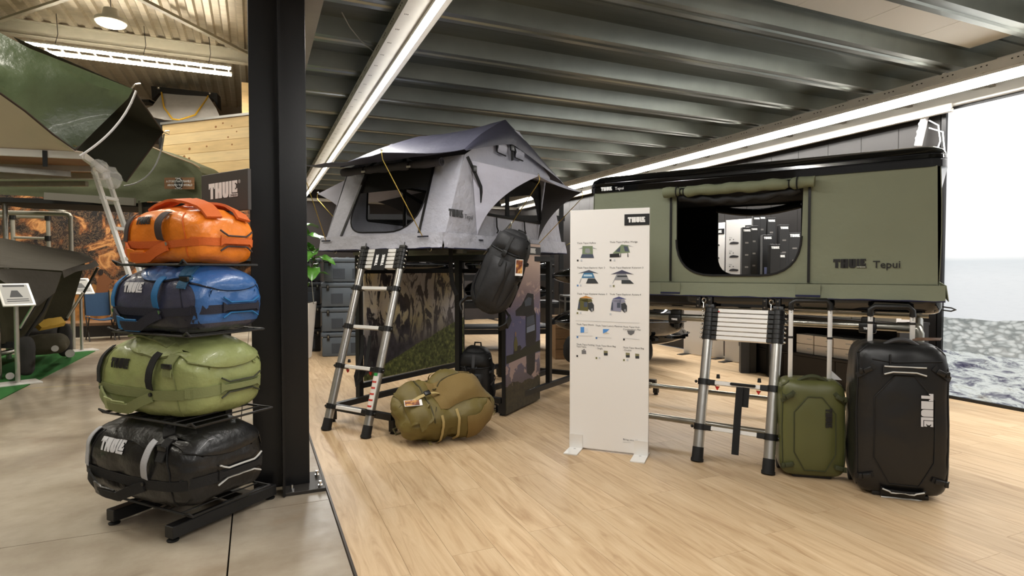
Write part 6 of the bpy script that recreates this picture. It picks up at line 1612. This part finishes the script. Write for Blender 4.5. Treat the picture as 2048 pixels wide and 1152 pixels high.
# beige wall and platform
zp = 2.23
pl = [gnd(-60, 300, zp), gnd(166, 310, zp), gnd(222, 352, zp), gnd(-30, 352, zp)]
sheet('beige_wall', m_cream, BT, [[A(-40, 150, 4.6), A(50, 222, 4.85), A(110, 268, 5.0), A(150, 303, 5.12)], [pl[0] + Z * .03, pl[0].lerp(pl[1], .4) + Z * .03, pl[0].lerp(pl[1], .7) + Z * .03, pl[1] + Z * .03]], 16, 8, seed=30, wr=.02)
sheet('inner_far_wall', m_pvi, BT, [[A(-40, 60, 6.0), A(120, 200, 6.3), A(185, 312, 6.3)], [A(-40, 330, 6.0), A(120, 335, 6.3), A(200, 345, 6.3)]], 6, 6, seed=31)
b = MB(); b.prism([p - Z * .03 for p in pl], (0, 0, .028)); b.build('platform', m_ply, BT, False)
for a_, c_ in ((0, 1), (1, 2), (2, 3)): MB().bar(pl[a_] - Z * .005, pl[c_] - Z * .005, .03, .062).build('edge_profile', m_alu_lt, BT, False)
for s in (.35, .72): MB().bar(pl[0].lerp(pl[3], s) - Z * .055, pl[1].lerp(pl[2], s) - Z * .055, .05, .05).build('floor_bearer', m_alu, BT, False)
c = pl[0].lerp(pl[1], .66); b = MB(); b.box(c + V((0, -.02, -.05)), (.035, .012, .14)); b.build('hanging_buckle', m_plastic, BT, False)
mb, bv = soft((.14, .55, .16), 2.5, 12, None, .04, 9, 3)
q_ = V((0, 1, 0)).rotation_difference((A(236, 372, 6.2) - A(180, 318, 5.3)).normalized()).to_matrix()
cc = A(212, 350, 5.72)
for v in mb.bm.verts: v.co = q_ @ v.co + cc
pfm = NT('clear_plastic_film'); pfm.b.inputs['Roughness'].default_value = .15; pfm.b.inputs['Base Color'].default_value = (.8, .8, .8, 1); tr_ = pfm.new('ShaderNodeBsdfTransparent'); mx_ = pfm.new('ShaderNodeMixShader'); mx_.inputs[0].default_value = .3; pfm.link(tr_.outputs[0], mx_.inputs[1]); pfm.link(pfm.b.outputs[0], mx_.inputs[2]); pfm.link(mx_.outputs[0], pfm.n['Material Output'].inputs[0])
mb.build('packing_film', pfm.m, BT, ang=80)
# tower of posts that carries the high tent (seen behind the dark tent)
hs = thing('platform_stand', 'steel frame carrying the large green tent, mostly behind the dark tent', 'frame', (0, 0, 0))
for p in (pl[0].lerp(pl[2], .1) + V((-.3, .1, 0)), pl[3].lerp(pl[1], .1), pl[3] + V((-.6, 0, 0))): MB().cyl((p.x, p.y, 0), (p.x, p.y, zp - .08), .03, seg=12).build('post', m_steel, hs)
MB().bar(pl[0] + V((-.2, .25, -.11)), pl[1].lerp(pl[2], .4) + V((-.2, 0, -.11)), .05, .05).build('beam', m_steel, hs, False)
MB().bar(pl[3] + V((-.2, -.1, -.11)), pl[2] + V((-.2, -.1, -.11)), .05, .05).build('beam', m_steel, hs, False)
# aluminium ladder down from it
def box_ladder():
    a1, a2 = at(188, 342, 5.95), at(214, 350, 6.25)
    v = at(262, 560, 5.95) - a1; v = v * (a1.z / -v.z)
    t = thing('platform_ladder', 'plain aluminium ladder from the green tent down behind the bags', 'ladder', (0, 0, 0))
    for a_ in (a1, a2):
        MB().bar(a_, a_ + v * .995, .028, .075, (a2 - a1)).build('rail', m_alu_lt, t, False)
    for s in (.12, .26, .40, .54, .68, .82): MB().bar(a1 + v * s, a2 + v * s, .06, .03).build('rung', m_alu_lt, t, False)
    s = .545; b = MB(); b.bar(a1 + v * s + V((.0, -.03, 0)), a2 + v * s + V((0, -.03, 0)), .10, .14); o = b.build('slide_bracket', m_alu_lt, t, False)
    b = MB(); c = (a1 + a2) / 2 + v * (s - .01) + V((0.04, -.085, 0)); b.box(c, (.05, .004, .08)); b.build('red_label', M('label_red', 0), o, False)
box_ladder()
# ---- green tent cover with the badge, behind
m_can = M('grey_green_canvas', (92, 96, 70), .8, 0, .5, 4, .08, 2, bd=.03)
CT = thing('covered_tent', 'closed olive canvas tent with a printed badge, in front of the plank wall', 'tent', (0, 0, 0))
dC = 7.3
sheet('canvas_front', m_can, CT, [[A(-80, 330, 7.9), A(170, 300, 7.5), A(296, 291, 7.3), A(345, 312, 7.2), A(385, 327, 7.1), A(403, 345, 7.1)], [A(-80, 375, 7.9), A(170, 362, 7.5), A(296, 350, 7.3), A(345, 355, 7.2), A(385, 362, 7.1), A(403, 372, 7.1)], [A(-80, 385, 7.9), A(110, 395, 7.6), A(230, 412, 7.35), A(300, 403, 7.25), A(370, 402, 7.15), A(401, 402, 7.1)]], 24, 12, seed=41, wr=.03)
sheet('canvas_top', m_can, CT, [[A(-80, 330, 7.9), A(170, 300, 7.5), A(296, 291, 7.3), A(345, 312, 7.2), A(385, 327, 7.1), A(403, 345, 7.1)], [A(-80, 330, 7.9) + V((.5, .9, 0)), A(170, 300, 7.5) + V((.5, .9, 0)), A(296, 291, 7.3) + V((.5, .9, 0)), A(345, 312, 7.2) + V((.5, .9, 0)), A(385, 327, 7.1) + V((.5, .9, 0)), A(403, 345, 7.1) + V((.5, .9, 0))]], 18, 6, seed=43)
sheet('canvas_end', m_can, CT, [[A(403, 345, 7.1), A(403, 345, 7.1) + V((.5, .9, 0))], [A(401, 402, 7.1), A(401, 402, 7.1) + V((.5, .9, 0))]], 4, 4, seed=44)
MB().tube([A(170, 300, 7.5), A(296, 291, 7.3), A(345, 312, 7.2), A(385, 327, 7.1), A(400, 336, 7.1)], .010, 6).build('edge_cord', M('tan_cord', (150, 128, 96), .7), CT)
bl = [A(330, 355.5, 7.16), A(389, 355, 7.04), A(389, 379, 7.04), A(330, 378, 7.16)]
bx = (bl[1] - bl[0]).normalized(); by = (bl[0] - bl[3]).normalized(); bn = bx.cross(by) * -1
if bn.y > 0: bn = -bn
w_ = (bl[1] - bl[0]).length; h_ = (bl[0] - bl[3]).length
bd = MB(); bd.prism(bl, bn * .01); badge = bd.build('badge', M('wood_print', (138, 98, 64), .6, 0, 0, 1, .25, 8, stretch=(1, 1, 10)), CT, False)
cc = (bl[0] + bl[2]) / 2 + bn * .012
b = MB(); b.face([cc + bx * h_ * .52 * cos(a) + by * h_ * .52 * sin(a) for a in [i * pi / 14 for i in range(28)]]); b.build('badge_disc', m_ink, badge, False, norm=False)
b = MB(); b.tube([cc + bn * .002 + bx * h_ * .40 * cos(a) + by * h_ * .40 * sin(a) for a in [i * pi / 14 for i in range(28)]], .003, 4, True); b.build('badge_ring', m_whiteprint, badge)
b = MB(); o_ = cc + bn * .004
put_text(b, 'A STORY THAT TRAVELS', o_ - bx * w_ * .42 + by * .012, bx, by, .036, .02, .92); b.build('badge_lettering', m_whiteprint, badge, False, norm=False); b = MB(); put_text(b, 'AROUND THE WORLD', o_ - bx * w_ * .38 - by * .032, bx, by, .036, .02, .98); b.build('badge_lettering', m_whiteprint, badge, False, norm=False); b = MB()
put_text(b, 'FREEDOM', o_ - bx * .05 + by * .055, bx, by, .018, .01); b.build('badge_lettering', m_whiteprint, badge, False, norm=False); b = MB(); put_text(b, 'OF OUTDOOR', o_ - bx * .055 - by * .068, bx, by, .016, .01); b.build('badge_lettering', m_whiteprint, badge, False, norm=False)
b = MB(); b.prism([A(-80, 392, 7.8), A(120, 398, 7.55), A(395, 408, 7.15), A(395, 408, 7.15) + V((.5, .9, 0)), A(-80, 392, 7.8) + V((.5, .9, 0))], (0, 0, -.06)); b.build('base_tray', m_dark, CT, False)
MB().bar(A(90, 392, 7.5), A(270, 404, 7.2), .03, .09).build('awning_rail', M('grey_profile', (150, 146, 138), .5, .3), CT, False)
MB().bar(A(282, 402, 7.3), A(284, 440, 7.3), .05, .04).build('hanging_bracket', m_steel, CT, False)
fr2 = thing('cover_stand', 'grey posts carrying the canvas tent with the badge', 'frame', (0, 0, 0))
for px in (283, 10, 385):
    p = at(px, 410, 7.9); MB().cyl((p.x, p.y, 0), (p.x, p.y, p.z + .02), .03, seg=10).build('post', m_steel, fr2)
# ---- plank wall of the loft
pa, pb = at(326, 248, 7.9), at(560, 221.5, 7.9 * 292 / 318.5)
d2 = (pb - pa); d2.z = 0; Lw = d2.length; f = Fr(pa.x, pa.y, math.degrees(math.atan2(d2.y, d2.x)))
pw = sroot('wall_plank', f.o, f.ang); zt = pa.z
wm = [M('pine_plank', (234, 202, 148), .6, 0, .1, 10, .1, 3, stretch=(1, 1, 7)), M('pale_pine_plank', (242, 214, 164), .6, 0, .1, 10, .1, 3, stretch=(1, 1, 7))]
kn = M('pine_knot', (164, 110, 62), .6); rk_ = random.Random(3)
ph = .135
for i in range(7):
    z = zt - .02 - ph * (i + .5); cut = rk_.uniform(.3, .7) * Lw
    o = MB().box((Lw / 2, 0, z), (Lw, .024, ph - .003), bev=.002, seg=1).build('plank', wm[i % 2], pw, False)
    b = MB()
    for k in range(5):
        x = rk_.uniform(.05, .95) * Lw; r = rk_.uniform(.008, .018); zz = z + rk_.uniform(-.04, .04); b.face([(x + r * 1.25 * cos(a), -.0128, zz + r * cos(a + 1.57)) for a in [q * pi / 5 for q in range(10)]])
    b.build('knot', kn, o, False, norm=False)
MB().bar((-.02, 0, zt + .0), (Lw, 0, zt + .0), .05, .03).build('top_rail', m_alu, pw, False)
MB().box((-.04, .02, zt - .35), (.06, .06, .75)).build('corner_post', m_black, pw, False)
# timber studs behind the pillar
for px, w_ in ((491, .09),):
    p = at(px, 205, 12.6); struct(MB().box((p.x, p.y, p.z - .1), (.14, .12, 1.0)).build('trim_6', wm[0], smooth=False))
# ---- grey tent with yellow rope up under the roof
GT = thing('hanging_tent', 'open grey cover with black lid and yellow rope high under the roof', 'tent', (0, 0, 0))
d = 14.0
sheet('grey_cloth', M('silver_grey_nylon', (176, 173, 170), .55, 0, .5, 8, .06, 4, bd=.02), GT, [[A(326, 184, d), A(372, 190, d - .1), A(416, 192, d - .15)], [A(305, 212, d - .6), A(370, 216, d - .7), A(432, 216, d - .7)], [A(270, 226, d - 1.1), A(330, 240, d - 1.2), A(447, 250, d - 1.2)]], 10, 8, seed=51, wr=.03)
b = MB(); b.prism([A(302, 172, d - .05), A(434, 186, d - .2), A(436, 216, d - .2), A(425, 197, d - .19), A(318, 186, d - .06), A(304, 199, d - .05)], V((.05, .5, .05))); b.build('lid', m_black, GT, False)
b = MB()
for px, py in ((317, 176), (420, 187)): b.ball(A(px, py, d - .25), .03)
b.build('lid_latch', m_chrome, GT)
b = MB(); b.prism([A(268, 226, d - 1.05), A(330, 242, d - 1.15), A(450, 254, d - 1.2), A(450, 262, d - 1.2), A(330, 254, d - 1.15), A(290, 246, d - 1.05)], V((.2, .9, 0))); b.build('base', m_black, GT, False)
rp = [A(323, 185, d - .15), A(328, 215, d - .8), A(345, 238, d - 1.3), A(358, 240, d - 1.35), A(390, 230, d - 1.1), A(412, 200, d - .35), A(416, 192, d - .2)]
MB().tube(dense(rp, 4), .018, 6).build('yellow_rope', M('yellow_rope', (206, 160, 30), .6, 0, .3, 60), GT)
MB().bar(A(280, 205, d + .3), A(306, 205, d + .3), .3, .06).build('shelf_bracket', m_black, GT, False)
hg = thing('loft_platform', 'steel platform up on the hall wall carrying the grey cover', 'shelf', (0, 0, 0))
p = A(370, 258, d - .9); MB().box((p.x, p.y + .6, p.z - .1), (2.2, 1.4, .08)).build('deck', m_black, hg, False)
for sx in (-1, 1): MB().box((p.x + sx * 1.0, p.y + 1.1, (p.z - .1) / 2), (.1, .1, p.z - .14)).build('post', m_black, hg, False)
# ---- black rack with goods between the bags and the pillar
c = gnd(470, 660)
ra = thing('storage_rack', 'black rack with small goods behind the duffel bags, left of the pillar', 'rack', (c.x + .2, c.y + .3, 0), R(5))
for x in (-.55, .55):
    for y in (-.2, .2): MB().box((x, y, .95), (.05, .05, 1.9)).build('upright', m_black, ra, False)
for z in (.12, .55, .95, 1.4, 1.88): MB().box((0, 0, z), (1.1, .45, .03)).build('shelf', m_black, ra, False)
MB().box((0, .22, 1.0), (1.1, .01, 1.8)).build('back_panel', M('osb_panel', (170, 128, 82), .7, 0, .2, 60, .25, 30), ra, False)
cols = [(200, 190, 176), (60, 80, 130), (180, 60, 50), (30, 30, 32), (200, 150, 90), (230, 226, 220)]
for i in range(8):
    x = -.46 + i * .13; z = .966; hh = .10 + .05 * ((i * 7) % 4)
    o = thing('goods_box', 'small boxed item number %s on the rack behind the duffels' % ('one two three four five six seven eight'.split()[i]), 'box', (c.x + .2 + x, c.y + .3 - .08, z), R(5), 'small goods on the black rack')
    MB().box((0, 0, hh / 2), (.10, .12, hh), bev=.003, seg=1).build('body', M('goods_%s' % ('abcdef'[i % 6]), cols[i % 6], .5), o, False)
    MB().box((0, -.061, hh * .6), (.07, .002, hh * .3)).build('label', m_whiteprint if i % 2 else m_ink, o, False)
    if i >= 8: break
c = at(465, 700, 6.5)
ball = gnd(500, 660)
